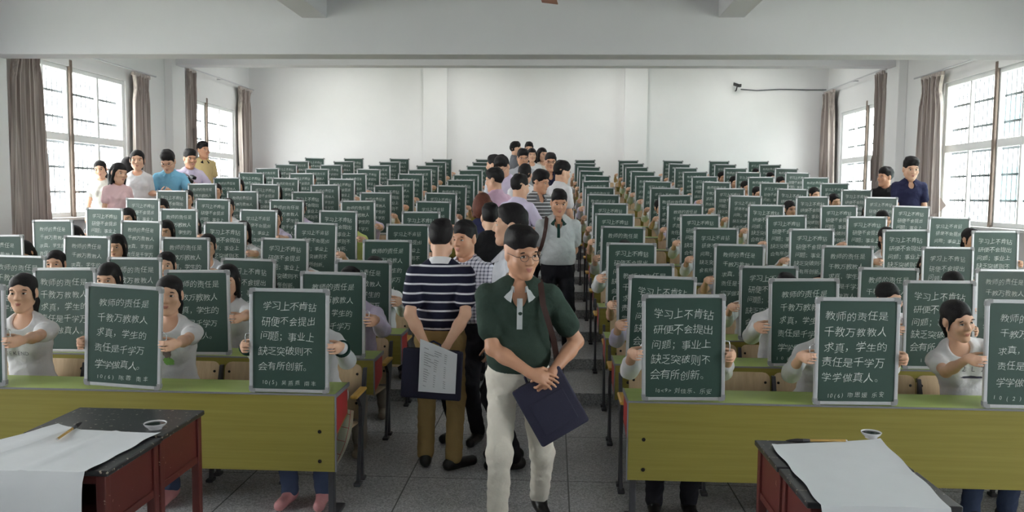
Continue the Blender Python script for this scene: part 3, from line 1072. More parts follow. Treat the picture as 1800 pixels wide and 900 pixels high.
def hand_prims(w, d, n, sg, curl=(20, 25, 15), thumb=1.0, spread=0.0, sc=1.0, td=1.0):
    """w wrist, d towards the knuckles, n the palm's facing; sg = +1 when cross(d, n) points from index to little finger"""
    w = A_(w, float); d = unit(d); n = A_(n, float); n = unit(n - d * (n @ d)); s = np.cross(d, n) * sg
    P = []
    Rm = np.stack([d, s, n], 1)
    P.append(ell(w + d * 0.048 * sc, A_((0.054, 0.041, 0.017)) * sc, 0.012, Rm))
    P.append(cone(w - d * 0.01, w + d * 0.05 * sc, 0.024 * sc, 0.022 * sc, 0.02))
    cs = curl if isinstance(curl[0], (tuple, list)) else [curl] * 4
    for j in range(4):
        L = (0.076, 0.083, 0.077, 0.062)[j] * sc
        p = w + (d * (0.086, 0.09, 0.087, 0.08)[j] + s * (-0.031 + 0.0205 * j)) * sc
        ang = 0
        dd0 = unit(d + s * (j - 1.5) * spread)
        P.append(cone(w + d * 0.04 * sc + s * (-0.02 + 0.013 * j) * sc, p, 0.013 * sc, 0.0105 * sc, 0.006))
        for q, (fr, rr) in enumerate(((0.45, 0.0092), (0.31, 0.0083), (0.24, 0.0073))):
            ang += cs[j][q]
            dd = dd0 * math.cos(R(ang)) + n * math.sin(R(ang))
            p2 = p + dd * L * fr
            P.append(cone(p, p2, rr * sc, (rr - 0.0008) * sc, 0.004))
            p = p2
    b = w + (d * 0.028 - s * 0.026) * sc
    if td < 0:      # gripping a thin board: the thumb lies behind it
        u1, u2, u3 = -s * 0.3 + n * 0.85 + d * 0.1, n - s * 0.1 + d * 0.2, n + d * 0.3
    else:
        u1, u2, u3 = d * 0.7 - s * 0.75 + n * 0.35 * thumb, d * 0.85 - s * 0.25 + n * 0.6 * thumb, d * 0.85 + s * 0.1 + n * 0.7 * thumb
    t1 = b + unit(u1) * 0.044 * sc
    t2 = t1 + unit(u2) * 0.032 * sc
    t3 = t2 + unit(u3) * 0.024 * sc
    P += [cone(b, t1, 0.016 * sc, 0.0115 * sc, 0.012), cone(t1, t2, 0.0108 * sc, 0.0098 * sc, 0.004), cone(t2, t3, 0.0098 * sc, 0.0082 * sc, 0.004)]
    return P


def ik(a, b, l1, l2, hint):
    a, b = A_(a, float), A_(b, float)
    v = b - a; D = np.linalg.norm(v)
    D2 = min(D, (l1 + l2) * 0.999)
    u = v / D
    b2 = a + u * D2
    x = (l1 * l1 - l2 * l2 + D2 * D2) / (2 * D2)
    h = math.sqrt(max(l1 * l1 - x * x, 0))
    hd = A_(hint, float); hd = hd - u * (hd @ u)
    return a + u * x + unit(hd) * h, b2


def head_prims(fem, smile=0.0):
    j = 0.92 if fem else 1.0
    P = [ell((0, 0.015, 0.036), (0.076, 0.094, 0.083), 0.02),
         ell((0, -0.022, -0.03), (0.063 * j, 0.07, 0.082), 0.03),
         cone((0.05 * j, 0.0, -0.05), (0.012, -0.06, -0.096), 0.022, 0.018, 0.03), cone((-0.05 * j, 0.0, -0.05), (-0.012, -0.06, -0.096), 0.022, 0.018, 0.03),
         ell((0, -0.068, -0.1), (0.024 * j, 0.017, 0.017), 0.02),
         ell((0.041, -0.062, -0.022), (0.025, 0.022, 0.024), 0.025), ell((-0.041, -0.062, -0.022), (0.025, 0.022, 0.024), 0.025),
         cone((0.045, -0.07, 0.032), (0.014, -0.084, 0.028), 0.010, 0.010, 0.02), cone((-0.045, -0.07, 0.032), (-0.014, -0.084, 0.028), 0.010, 0.010, 0.02),
         cone((0, -0.084, 0.016), (0, -0.104, -0.024), 0.009, 0.0115, 0.014),
         ell((0.0125, -0.094, -0.028), (0.0095, 0.011, 0.008), 0.008), ell((-0.0125, -0.094, -0.028), (0.0095, 0.011, 0.008), 0.008),
         ell((0, -0.086, -0.056), (0.023, 0.0105, 0.0055), 0.006), ell((0, -0.084, -0.067), (0.019, 0.011, 0.007), 0.006),
         ell((0.077, 0.012, 0.0), (0.010, 0.02, 0.031), 0.01), ell((-0.077, 0.012, 0.0), (0.010, 0.02, 0.031), 0.01)]
    subs = [ell((0.032, -0.101, 0.008), (0.019, 0.017, 0.012), 0.014), ell((-0.032, -0.101, 0.008), (0.019, 0.017, 0.012), 0.014)]
    return P, subs


def hair_prims(style):
    """adds, subs, cuts in the head frame"""
    crown = ell((0, 0.016, 0.048), (0.0805, 0.1, 0.084), 0.02)
    shell = ell((0, 0.0155, 0.036), (0.0785, 0.0975, 0.0865), 0.01)
    burn = [ell((0.09, -0.056, -0.02), (0.028, 0.036, 0.052), 0.008), ell((-0.09, -0.056, -0.02), (0.028, 0.036, 0.052), 0.008)]
    face = ell((0, -0.128, -0.012), (0.068, 0.068, 0.096), 0.012)
    if style == 'short':
        a = [shell, ell((0, 0.012, 0.076), (0.075, 0.091, 0.062), 0.02), ell((0.012, -0.036, 0.1), (0.05, 0.044, 0.03), 0.03), ell((-0.01, 0.01, 0.122), (0.045, 0.055, 0.018), 0.03)]
        return a, [face] + burn, [(A_((0, -0.09, 0.056)), A_((0, -0.54, -0.84)))]
    if style == 'thick':
        a = [shell, ell((0, 0.012, 0.08), (0.08, 0.096, 0.068), 0.02), ell((0.016, -0.04, 0.1), (0.056, 0.046, 0.036), 0.03), ell((-0.01, 0.01, 0.128), (0.05, 0.06, 0.022), 0.03), ell((-0.032, -0.042, 0.088), (0.032, 0.036, 0.03), 0.03)]
        return a, [face] + burn, [(A_((0, -0.09, 0.052)), A_((0, -0.54, -0.84)))]
    face = ell((0, -0.125, -0.035), (0.064, 0.07, 0.098), 0.015)
    low = [(A_((0, -0.09, 0.04)), A_((0, -0.70, -0.72)))]
    if style == 'pony':
        a = [ell((0, 0.016, 0.05), (0.081, 0.1, 0.083), 0.02), ell((0, 0.1, 0.03), (0.026, 0.025, 0.028), 0.02),
             cone((0, 0.115, 0.03), (0.02, 0.14, -0.06), 0.022, 0.03, 0.02), cone((0.02, 0.14, -0.06), (0.035, 0.12, -0.2), 0.03, 0.012, 0.02),
             cone((0.07, -0.03, 0.03), (0.073, -0.015, -0.045), 0.010, 0.006, 0.015), cone((-0.07, -0.03, 0.03), (-0.073, -0.015, -0.045), 0.010, 0.006, 0.015)]
        return a, [ell((0, -0.125, -0.02), (0.064, 0.075, 0.108), 0.015)], [(A_((0, -0.02, 0.0)), A_((0, -0.72, -0.69)))] if False else []
    if style == 'bob':
        a = [crown, ell((0, 0.045, -0.02), (0.096, 0.085, 0.115), 0.03), cone((0.078, -0.01, 0.03), (0.085, 0.0, -0.1), 0.02, 0.026, 0.02), cone((-0.078, -0.01, 0.03), (-0.085, 0.0, -0.1), 0.02, 0.026, 0.02)]
        return a, [face], [(A_((0, 0, -0.125)), A_((0, 0, -1.0)))]
    # long
    a = [crown, ell((0, 0.05, -0.02), (0.088, 0.07, 0.12), 0.03), cone((0, 0.07, -0.08), (0, 0.09, -0.26), 0.07, 0.045, 0.03),
         cone((0.074, -0.02, 0.03), (0.08, 0.0, -0.12), 0.016, 0.018, 0.02), cone((-0.074, -0.02, 0.03), (-0.08, 0.0, -0.12), 0.016, 0.018, 0.02)]
    return a, [face], []


def eye_mesh():
    bm = bmesh.new()
    bmesh.ops.create_uvsphere(bm, u_segments=20, v_segments=14, radius=1.0)
    for v in bm.verts: v.co = Vector((v.co.x * 0.0145, v.co.y * 0.0095, v.co.z * 0.0062))
    for f in bm.faces:
        c = f.calc_center_median()
        f.material_index = 1 if (abs(c.x) < 0.0062 or c.z > 0.0042) and c.y < 0.003 else 0
        f.smooth = True
    me = bpy.data.meshes.new('eye'); bm.to_mesh(me); bm.free()
    me.materials.append(M['eye_white']); me.materials.append(M['eye_dark'])
    return me


EYE = eye_mesh()
BROW = MB().tube([(-0.021, 0.006, -0.003), (-0.008, -0.003, 0.003), (0.006, -0.006, 0.003), (0.018, -0.004, -0.001)], [0.0018, 0.003, 0.0033, 0.002], 8).mesh('eyebrow', M['hair'], True)
_gb = MB()
for sx in (-1, 1):
    ring = [(sx * 0.033 + 0.024 * math.cos(a), -0.106 + 0.006 * abs(math.cos(a)), 0.004 + 0.0165 * math.sin(a)) for a in [2 * math.pi * q / 18 for q in range(18)]]
    _gb.tube(ring, 0.0013, 6, True)
    _gb.tube([(sx * 0.057, -0.1, 0.008), (sx * 0.074, -0.085, 0.01), (sx * 0.082, 0.0, 0.014), (sx * 0.08, 0.03, 0.0)], 0.0014, 6)
_gb.tube([(-0.010, -0.108, 0.008), (0, -0.111, 0.01), (0.010, -0.108, 0.008)], 0.0013, 6)
GLASSES = _gb.mesh('glasses', M['rim'], True)


def person(label, loc, rz=0.0, H=1.70, fem=False, bend=0, side=0, twist=0, head=(0, 0, 0), hair='short', hairm='hair', skin='skin',
           shirt='white', sleeve='short', hem=-0.05, trousers='blacktrouser', shoe='shoe', collar=None, placket=None, neck='crew', belt=False,
           arms=None, legs=None, hip=None, fat=0.0, wide=1.0, glasses=False, vox=0.008, hs=1.04, skirt=False, cuff=None, group=None, name='person', face=True, seat=False):
    S = H / 1.70
    root = empty(name, loc, R(rz))
    if label: tag(root, label, 'person', group)
    hc = A_(hip if hip is not None else (0, 0, 0.90), float) * S
    Rc = rot(twist, bend, side)
    I3 = np.eye(3)
    Rp = rot(twist * 0.4, min(bend * 0.3, 12), side * 0.3)
    if fem:
        tors = [ell((0, 0, 0.36), (0.14, 0.095, 0.16), 0.05), cone((0.04, 0.014, 0.478), (0.118, 0.01, 0.44), 0.05, 0.048, 0.04), cone((-0.04, 0.014, 0.478), (-0.118, 0.01, 0.44), 0.05, 0.048, 0.04), ell((0, 0.018, 0.49), (0.07, 0.05, 0.055), 0.04),
                ell((0.062, -0.062, 0.335), (0.052, 0.045, 0.05), 0.03), ell((-0.062, -0.062, 0.335), (0.052, 0.045, 0.05), 0.03), ell((0, 0.0, 0.16), (0.123 + fat, 0.09 + fat, 0.17), 0.05)]
        shx, nr = 0.15, 0.043
    else:
        tors = [ell((0, 0, 0.36), (0.163, 0.108, 0.17), 0.05), cone((0.05, 0.014, 0.482), (0.145, 0.01, 0.435), 0.056, 0.054, 0.04), cone((-0.05, 0.014, 0.482), (-0.145, 0.01, 0.435), 0.056, 0.054, 0.04), ell((0, 0.018, 0.495), (0.085, 0.056, 0.06), 0.04),
                ell((0, -0.01 - fat * 0.7, 0.16), (0.148 + fat, 0.108 + fat, 0.18), 0.05)]
        shx, nr = 0.177, 0.053
    hips = [ell((0, 0.0, 0.0), (0.162, 0.115, 0.12), 0.05)]
    T = xf(tors, Rc, hc, S)
    Hp = xf(hips, Rp, hc, S)
    nb = hc + Rc @ (A_((0, 0.012, 0.52)) * S)
    Rh = rot(*head[:2], head[2] if len(head) > 2 else 0)
    lean = Rc @ A_((0, -0.012, 0.08)) * S
    hcen = nb + lean * 0.75 + Rh @ (A_((0, -0.014, 0.108)) * S)
    hsz = S * hs
    hp, hsub = head_prims(fem)
    skinP = list(T)
    skinP.append(('c', nb - lean * 0.5, hcen + Rh @ (A_((0, 0.028, -0.05)) * hsz), nr * S * 1.08, nr * S, 0.03))
    if wide != 1.0: hp = [p if p[0] == 'c' or abs(p[1][0]) > 0.07 or p[2][0] < 0.05 else ('e', p[1], p[2] * A_((wide, 1, 1)), p[3], p[4]) for p in hp]
    HPr = xf(hp, Rh, hcen, hsz)
    skinP += HPr
    sleeves = []; capz = []
    arms = arms or {}
    for s in (1, -1):
        a = dict(w=(s * 0.235, -0.05, 0.80), hint=(s * 0.25, 1, 0), d=(0, -0.12, -1), n=(-s, 0.1, 0), curl=(18, 24, 15))
        a.update(arms.get(s, {}))
        sh = hc + Rc @ (A_((s * shx, 0.012, 0.438)) * S)
        el, wr = ik(sh, A_(a['w']) * S, 0.285 * S, 0.255 * S, a['hint'])
        q = 0.84 if fem else 1.0
        skinP += [('c', sh, el, 0.047 * S * q, 0.039 * S * q, 0.03), ('c', el, el + (wr - el) * 0.35, 0.039 * S * q, 0.04 * S * q, 0.02), ('c', el + (wr - el) * 0.3, wr, 0.041 * S * q, 0.026 * S * q, 0.02)]
        # index to little finger: cross(d, n) * sg
        skinP += hand_prims(wr, a['d'], a['n'], a.get('sg', s), a['curl'], a.get('thumb', 1.0), a.get('spread', 0.03), 0.97 * S * (0.9 if fem else 1.0), a.get('td', 1.0))
        g = 0.016
        if sleeve == 'short':
            e2 = sh + (el - sh) * (0.62 if not fem else 0.5)
            sleeves += [('c', sh - (el - sh) * 0.05, e2, 0.058 * S * q + g * 0.5, 0.057 * S * q + g * 0.8, 0.022)]
            capz.append((e2, unit(el - sh)))
        elif sleeve == 'long':
            w2 = el + (wr - el) * 0.9
            sleeves += [('c', sh, el, 0.056 * S * q + g * .5, 0.048 * S * q + g * .6, 0.025), ('c', el, w2, 0.048 * S * q + g * .6, 0.036 * S * q + g * .6, 0.03)]
            capz.append((w2, unit(wr - el)))
        elif sleeve == 'half':
            w2 = el + (wr - el) * 0.35
            sleeves += [('c', sh, el, 0.056 * S * q + g * .5, 0.05 * S * q + g * .6, 0.04), ('c', el, w2, 0.05 * S * q + g * .6, 0.05 * S * q + g * .6, 0.03)]
            capz.append((w2, unit(wr - el)))
    # the skin
    legP = []
    L = legs or {}
    shoesP = []; hemz = []
    for s in (1, -1):
        l = dict(a=(s * 0.1, 0.02, 0.085), f=(s * 0.12, -1, 0), hint=(s * 0.1, -1, 0))
        l.update(L.get(s, {}))
        hj = hc + Rp @ (A_((s * 0.085, 0.0, -0.03)) * S)
        an = A_(l['a'], float) * S
        kn, an = ik(hj, an, 0.415 * S, 0.415 * S, l['hint'])
        legP.append((hj, kn, an, unit(l['f'])))
    if skirt:
        for hj, kn, an, f in legP:
            skinP += [('c', hj, kn, 0.07 * S, 0.05 * S, 0.03), ('c', kn, kn + (an - kn) * 0.35, 0.048 * S, 0.05 * S, 0.02), ('c', kn + (an - kn) * 0.3, an, 0.05 * S, 0.032 * S, 0.02), ('c', an, an + f * 0.12 * S - A_((0, 0, 0.045)) * S, 0.032 * S, 0.026 * S, 0.03)]
    else:
        for hj, kn, an, f in legP: skinP += [('c', hj, kn, 0.062 * S, 0.044 * S, 0.03), ('c', kn, an, 0.044 * S, 0.032 * S, 0.03)]
    bm_, V, F = field_mesh('body', skinP, xf(hsub, Rh, hcen, hsz), (), vox, (M[skin], M['lip']))
    cen = V[F].mean(1)
    lc = ((cen - hcen) @ Rh) / hsz
    li = (np.abs(lc[:, 0]) < 0.0235) & (lc[:, 1] < -0.077) & (lc[:, 2] > -0.0745 + 6 * np.abs(lc[:, 0]) ** 2 * 10) & (lc[:, 2] < -0.0525)
    ix = np.zeros(len(F), np.int32); ix[li] = 1
    if len(bm_.polygons) == len(F): bm_.polygons.foreach_set('material_index', ix)
    link('body', bm_, root)
    MT = lambda p: Vector(hcen + Rh @ (A_(p, float) * hsz))
    Rq = Matrix(Rh.tolist()).to_quaternion()
    if face:
        for s in (1, -1):
            for nm, me, p in (('eye', EYE, (s * 0.032, -0.0805, 0.006)), ('eyebrow', BROW, (s * 0.034, -0.0835, 0.0265))):
                o = link(nm, me, root, MT(p)); o.rotation_mode = 'QUATERNION'; o.rotation_quaternion = Rq
                o.scale = (hsz if s > 0 or nm == 'eye' else -hsz, hsz, hsz)
        if glasses:
            o = link('glasses', GLASSES, root, hcen); o.rotation_mode = 'QUATERNION'; o.rotation_quaternion = Rq; o.scale = (hsz,) * 3
    ha, hsb, hcut = hair_prims(hair)
    hm_, _, _ = field_mesh('hair', xf(ha, Rh, hcen, hsz), xf(hsb, Rh, hcen, hsz), [(hcen + Rh @ (q * hsz), Rh @ m) for q, m in hcut], min(vox, 0.007), (M[hairm],), 0.003 if hair in ('short', 'thick') else 0.0016)
    link('hair', hm_, root)
    # shirt
    g = 0.016 + vox * 0.4
    sp = grow(T, g)
    if hem < 0.02: sp += grow(Hp, g + 0.012)
    else: sp += xf([ell((0, -fat * 0.5, 0.09), (0.155 + fat, 0.112 + fat, 0.1), 0.05)], Rc, hc, S)
    sp += sleeves
    ss = []
    tn = lambda p: hc + Rc @ (A_(p, float) * S)
    if neck == 'vee': ss = [('e', tn((0, -0.085, 0.505)), A_((0.045, 0.07, 0.095)) * S, Rc, 0.01)]
    elif neck == 'scoop': ss = [('e', tn((0, -0.052, 0.55)), A_((0.074, 0.075, 0.09)) * S, Rc, 0.01)]
    else: ss = [('e', tn((0, -0.03, 0.56)), A_((0.062, 0.07, 0.055)) * S, Rc, 0.01)]
    cuts = [(tn((0, 0, hem)), Rc @ A_((0, 0, -1.0)))]
    sm_, V2, F2 = field_mesh('shirt', sp, ss, cuts, vox, (M[shirt],), 0.0022)
    so = link('shirt', sm_, root)
    if collar:
        # a turned down band round the neck, open at the throat
        nC = hc + Rc @ (A_((0, 0.004, 0.52)) * S)
        bmc = MB(); pr = []
        grid = []
        for q in range(25):
            a = R(-90 + 24 + (360 - 48) * q / 24)
            cx, cy_ = math.cos(a), math.sin(a)
            op = max(0, -cy_)
            row = []
            for (rr, zz) in ((0.064, 0.008), (0.066, 0.036), (0.073, 0.041), (0.087, 0.019), (0.099 + 0.012 * op, -0.006 - 0.026 * op)):
                row.append(nC + Rc @ (A_((cx * rr * (1.0 if fem else 1.08), cy_ * rr * 0.98 - 0.03 * op ** 2 * (0.05 - zz) / 0.05, zz - 0.042 * op + 0.02 * max(0, cy_))) * S))
            grid.append([tuple(p) for p in row])
        surf('collar', grid, M[collar], root, 0.004)
    if placket:
        pl = MB()
        z0, z1 = 0.30, 0.47
        pts = []
        grid = []
        for q in range(7):
            z = z0 + (z1 - z0) * q / 6
            yy = -0.108 - g - 0.004 + 0.02 * max(0, (z - 0.36)) * 4
            grid.append([tuple(tn((xx, yy, z))) for xx in (-0.015, 0.0, 0.015)])
        surf('placket', grid, M[placket], root, 0.004)
    if cuff:
        for s, (q, m) in zip((1, -1), capz):
            c_ = MB().tube([Vector(q - m * 0.03 * S), Vector(q)], 0.066 * S * (0.86 if fem else 1) if sleeve == 'short' else 0.052 * S, 20)
            link('cuff', c_.mesh('cuff', M[cuff], True, R(40)), root)
    # trousers or skirt
    tg = 0.014
    if skirt:
        tp = grow(Hp, 0.016) + [('c', hj, kn + (kn - hj) * 0.02, 0.1 * S, 0.085 * S, 0.06) for hj, kn, an, f in legP]
        tm, _, _ = field_mesh('skirt', tp, (), [(hc + A_((0, 0, 0.12)) * S, A_((0, 0, 1.0)))], max(vox, 0.009), (M[trousers],), 0.002)
        link('skirt', tm, root)
    else:
        tp = grow(Hp, 0.014) + xf([ell((0, -fat * 0.4, 0.07), (0.148 + fat * 0.8, 0.108 + fat * 0.8, 0.1), 0.04)], Rp, hc, S)
        for hj, kn, an, f in legP:
            tp += [('c', hj, kn, 0.088 * S, 0.068 * S, 0.04), ('c', kn, an + unit(an - kn) * 0.005, 0.066 * S, 0.056 * S, 0.03)]
        cuts = [(hc + Rp @ (A_((0, 0, 0.125)) * S), Rp @ A_((0, 0, 1.0)))]
        if not seat: cuts.append((A_((0, 0, 0.045 * S)), A_((0, 0, -1.0))))
        tm, _, _ = field_mesh('trousers', tp, (), cuts, vox * 1.1, (M[trousers],), 0.0035)
        link('trousers', tm, root)
        if belt:
            bp = xf([ell((0, -fat * 0.4, 0.07), (0.153 + fat * 0.8, 0.113 + fat * 0.8, 0.105), 0.04)], Rp, hc, S) + grow(Hp, 0.02)
            b2, _, _ = field_mesh('belt', bp, (), [(hc + Rp @ (A_((0, 0, 0.118)) * S), Rp @ A_((0, 0, 1.0))), (hc + Rp @ (A_((0, 0, 0.085)) * S), Rp @ A_((0, 0, -1.0)))], vox * 0.8, (M['shoe'],))
            link('belt', b2, root)
    # shoes
    for hj, kn, an, f in legP:
        b = an + A_((0, 0, -0.045)) * S
        up = A_((0, 0, 1.0))
        pr = [('c', b - f * 0.045 * S, b + f * 0.16 * S - up * 0.008 * S, 0.04 * S, 0.036 * S, 0.03), ('e', an - up * 0.02 * S, A_((0.042, 0.05, 0.055)) * S, None, 0.03)]
        cz = [(A_((0, 0, 0.002)), A_((0, 0, -1.0)))] if not seat else [(A_((0, 0, an[2] - 0.083 * S)), A_((0, 0, -1.0)))]
        sh_, _, _ = field_mesh('shoe', pr, (), cz, min(vox, 0.008), (M[shoe],))
        link('shoe', sh_, root)
    root['_h'] = 0
    del root['_h']
    return root, dict(head=hcen, Rh=Rh, S=S, hs=hsz, hc=hc, Rc=Rc)


# ------------------------------------------------------------------ the students behind the boards
GRIP = {}


def grips(z, sx=0.0, dy=0.0, gx=0.0):
    g = {}
    for s in (1, -1):
        g[s] = dict(w=(s * (0.275 + gx) + sx, 0.073 + dy, z), hint=(s * 0.45, 0.2, -1), d=(-s * 0.12, -1, 0.02), n=(-s, -0.1, 0), curl=[(16, 70, 14), (18, 72, 12), (20, 70, 14), (20, 68, 16)], td=-1)
        g[s]['sg'] = s if np.cross((0, -1, 0), (-s, 0, 0))[2] * s < 0 else -s
    return g


def seated(label_none, z=1.0, H=1.62, **k):
    S = H / 1.70
    w = {s: dict(v, w=tuple(A_(v['w']) / S)) for s, v in grips(z, gx=k.pop('gx', 0.0), dy=0.118 * 0.97 * S * (0.9 if k.get('fem') else 1.0) - 0.031 - 0.073).items()}
    legs = {s: dict(a=(s * 0.11, 0.30 / S, 0.085), f=(s * 0.1, -1, 0), hint=(s * 0.1, -1, 0.8)) for s in (1, -1)}
    k.setdefault('vox', 0.0075)
    hip = k.pop('hip', (0, 0.62, 0.565))
    return person(None, (0, 0, 0), 0, H, arms=w, legs=legs, hip=tuple(A_(hip) / S), seat=True, name='student', **k)


VAR = {}
VAR['pony'] = seated(None, fem=True, bend=9, head=(14, -2, 0), hair='pony', sleeve='short', neck='scoop', hem=-0.02, trousers='bluejean', shoe='shoe_pink')
VAR['long'] = seated(None, fem=True, bend=8, head=(8, 8, 0), hair='long', sleeve='short', hem=-0.02, trousers='blacktrouser', H=1.6)
VAR['duck'] = seated(None, fem=True, bend=24, head=(0, 34, 0), hair='pony', sleeve='half', hem=-0.02, trousers='blacktrouser', H=1.56)
VAR['ducklong'] = seated(None, fem=True, bend=22, head=(0, 32, 0), hair='long', sleeve='short', hem=-0.02, trousers='bluejean', H=1.56)
VAR['peek'] = seated(None, fem=True, bend=16, side=-17, head=(12, 8, -10), hair='pony', sleeve='short', neck='scoop', hem=-0.02, trousers='bluejean', H=1.56)
VAR['boy'] = seated(None, gx=0.008, bend=14, head=(0, 16, 0), hair='short', sleeve='long', hem=-0.02, trousers='greytrouser', shoe='shoe_tan', H=1.60, collar='white')
VAR['knit'] = seated(None, fem=True, bend=20, head=(0, 30, 0), hair='long', sleeve='long', hem=-0.02, trousers='bluejean', shoe='shoe_pink', cuff='darkgreen', H=1.58)
PLAN = {('left', 0, 0): 'knit', ('left', 0, 1): 'pony', ('left', 0, 2): 'pony', ('right', 0, 2): 'peek', ('right', 7, 1): 'peek', ('left', 1, 0): 'boy', ('left', 2, 0): 'boy',
        ('left', 1, 1): 'long', ('left', 2, 2): 'pony', ('left', 1, 2): 'long', ('right', 0, 0): 'duck', ('right', 0, 1): 'duck', ('right', 2, 3): 'peek', ('right', 1, 2): 'peek'}
SHIRTS = ['white', 'white', 'offwhite', 'white', 'lightgrey', 'white', 'white', 'lavender']
SHN = dict(white='white', offwhite='cream white', lightgrey='pale grey', lavender='pale lavender', lime='yellow', black='black')
HAIRN = dict(pony='ponytail', long='long hair', duck='ponytail', ducklong='long hair', peek='ponytail', boy='short hair', knit='long hair')
from mathutils.bvhtree import BVHTree


def print_on(student, items):
    '''marks printed on the front of a shirt: drawn flat, then laid onto the cloth'''
    so = [c for c in student.children if c.name.startswith('shirt')][0]
    tree = BVHTree.FromPolygons([v.co for v in so.data.vertices], [tuple(f.vertices) for f in so.data.polygons])
    for me in items:
        for v in me.vertices:
            hit = tree.ray_cast(Vector((v.co.x, -1, v.co.z)), Vector((0, 1, 0)))
            v.co.y = (hit[0].y if hit[0] is not None else 0.5) - 0.0025
        link('print', me, so)


def blob(mat, cx, cz, rx, rz, seed):
    rn = random.Random(seed)
    bm = bmesh.new()
    n, m = 22, 4
    rim = [rn.uniform(0.8, 1.1) for _ in range(n)]
    c = bm.verts.new((cx, 0, cz))
    rings = [[bm.verts.new((cx + rx * rim[k] * j / m * math.cos(2 * math.pi * k / n), 0, cz + rz * rim[k] * j / m * math.sin(2 * math.pi * k / n))) for k in range(n)] for j in range(1, m + 1)]
    for k in range(n): bm.faces.new((c, rings[0][k], rings[0][(k + 1) % n]))
    for A, B in zip(rings, rings[1:]):
        for k in range(n): bm.faces.new((A[k], B[k], B[(k + 1) % n], A[(k + 1) % n]))
    me = bpy.data.meshes.new('print'); bm.to_mesh(me); bm.free(); me.materials.append(mat)
    return me


STU = {}
for (blk, r, c), b in BOARDS.items():
    rn = random.Random(r * 31 + c * 7 + (5 if blk == 'left' else 0))
    v = PLAN.get((blk, r, c))
    if v is None: v = rn.choice(['pony', 'long', 'long', 'pony', 'ducklong'] if blk == 'left' and c > 0 else (['duck', 'ducklong', 'duck', 'boy', 'ducklong'] if c < 3 else ['duck', 'ducklong', 'peek', 'pony']))
    src = VAR[v][0]
    shirt = SHIRTS[rn.randrange(len(SHIRTS))]
    if (blk, r, c) in (('left', 5, 1), ('left', 4, 0)): shirt = 'lime' if c else 'white'
    if (blk, r, c) == ('right', 3, 2): shirt = 'black'
    if (blk, r, c) == ('left', 1, 0): shirt = 'lavender'
    if r == 0: shirt = 'white'
    o = copy_tree(src)
    e_ = b.rotation_euler
    o.rotation_euler = (0, 0, e_[2])
    o.location = (b.location.x + 0.25 * math.sin(e_[1]), b.location.y - 0.25 * math.sin(e_[0]), row_z(r))
    for ch in list(o.children):
        nm = ch.name.split('.')[0]
        if nm == 'shirt':
            ch.material_slots[0].link = 'OBJECT'; ch.material_slots[0].material = M[shirt]
        if r > 7 and nm in ('eye', 'eyebrow', 'shoe'): bpy.data.objects.remove(ch)
    STU[(blk, r, c)] = o
    tag(o, 'student with %s in %s top, %s row, %s board %s of aisle' % (HAIRN[v], SHN[shirt], ORD[r], WORD[c], blk), 'person', 'students holding up chalkboards')
for v, _ in VAR.values():
    for ch in list(v.children): bpy.data.objects.remove(ch)
    bpy.data.objects.remove(v)

if ('left', 0, 2) in STU: print_on(STU[('left', 0, 2)], [text_mesh('print', [('WEEKEND', -0.02, 0.832, 0.036, 0.19)], M['print'])])
if ('left', 0, 1) in STU: print_on(STU[('left', 0, 1)], [blob(M['print_taupe'], 0.02, 0.87, 0.032, 0.055, 1), blob(M['print_taupe'], -0.07, 0.84, 0.03, 0.035, 2), blob(M['print_pink'], -0.075, 0.885, 0.014, 0.016, 3), blob(M['print_pink'], -0.07, 0.80, 0.02, 0.01, 4), blob(M['print_green'], 0.02, 0.81, 0.036, 0.028, 5)])
if ('right', 0, 2) in STU: print_on(STU[('right', 0, 2)], [text_mesh('print', [('2L2', -0.07, 0.855, 0.045, 0.13)], M['print'])] + [blob(M['print'], -0.07, 0.82, 0.075, 0.009, 9)])

# ------------------------------------------------------------------ the visitors
def stand(px, Y, label, head_px=None, **k):
    """a visitor standing at depth Y under the photograph's column px"""
    P = at(px, 342, Y)
    return person(label, (P.x, Y, level(Y)), **k)


G_ = None
# hands behind the back
BACK = {s: dict(w=(s * 0.06, 0.17, 0.86), hint=(s, 0.6, 0), d=(-s * 0.5, 0.15, -0.85), n=(-s * 0.3, -1, 0)) for s in (1, -1)}
FRONT = {s: dict(w=(s * 0.07, -0.2, 0.88), hint=(s, 0.6, 0), d=(-s * 0.6, -0.15, -0.7), n=(-s * 0.2, 1, 0)) for s in (1, -1)}

# the man in the green polo shirt, in front
P1 = at(914, 342, 4.5)
man1, J1 = person('man with glasses in dark green polo and white trousers, foremost in the aisle', (P1.x, 4.5, 0), 8, 1.67, twist=-4, bend=8, head=(22, 8, -3),
                  hair='thick', skin='skin_tan', shirt='green', trousers='whitetrouser', collar='greypolo', placket='greypolo', neck='vee', belt=True, cuff='greypolo', glasses=True, vox=0.0055, hs=1.06, wide=1.07, hem=0.045, fat=0.01,
                  arms={-1: dict(w=(0.045, -0.245, 0.955), hint=(-1, 0.3, -0.3), d=(0.92, -0.12, -0.32), n=(-0.1, 0.85, -0.5), curl=(10, 22, 14), spread=0.1),
                        1: dict(w=(0.165, -0.195, 0.945), hint=(1, 0.6, 0), d=(-0.5, -0.3, -0.8), n=(-0.5, 0.8, 0.1), curl=(30, 50, 30))},
                  legs={-1: dict(a=(-0.125, -0.17, 0.085), f=(-0.12, -1, 0)), 1: dict(a=(0.155, 0.20, 0.12), f=(0.2, -1, -0.3))})
bagp = at(968, 714, 4.31)
bag1 = empty('laptop_bag', bagp)
tag(bag1, 'navy flat laptop bag held in front of his thigh by the man in green', 'bag')
mt = Matrix.Rotation(R(12), 4, 'Z') @ Matrix.Rotation(R(-29), 4, 'Y') @ Matrix.Rotation(R(-8), 4, 'X')
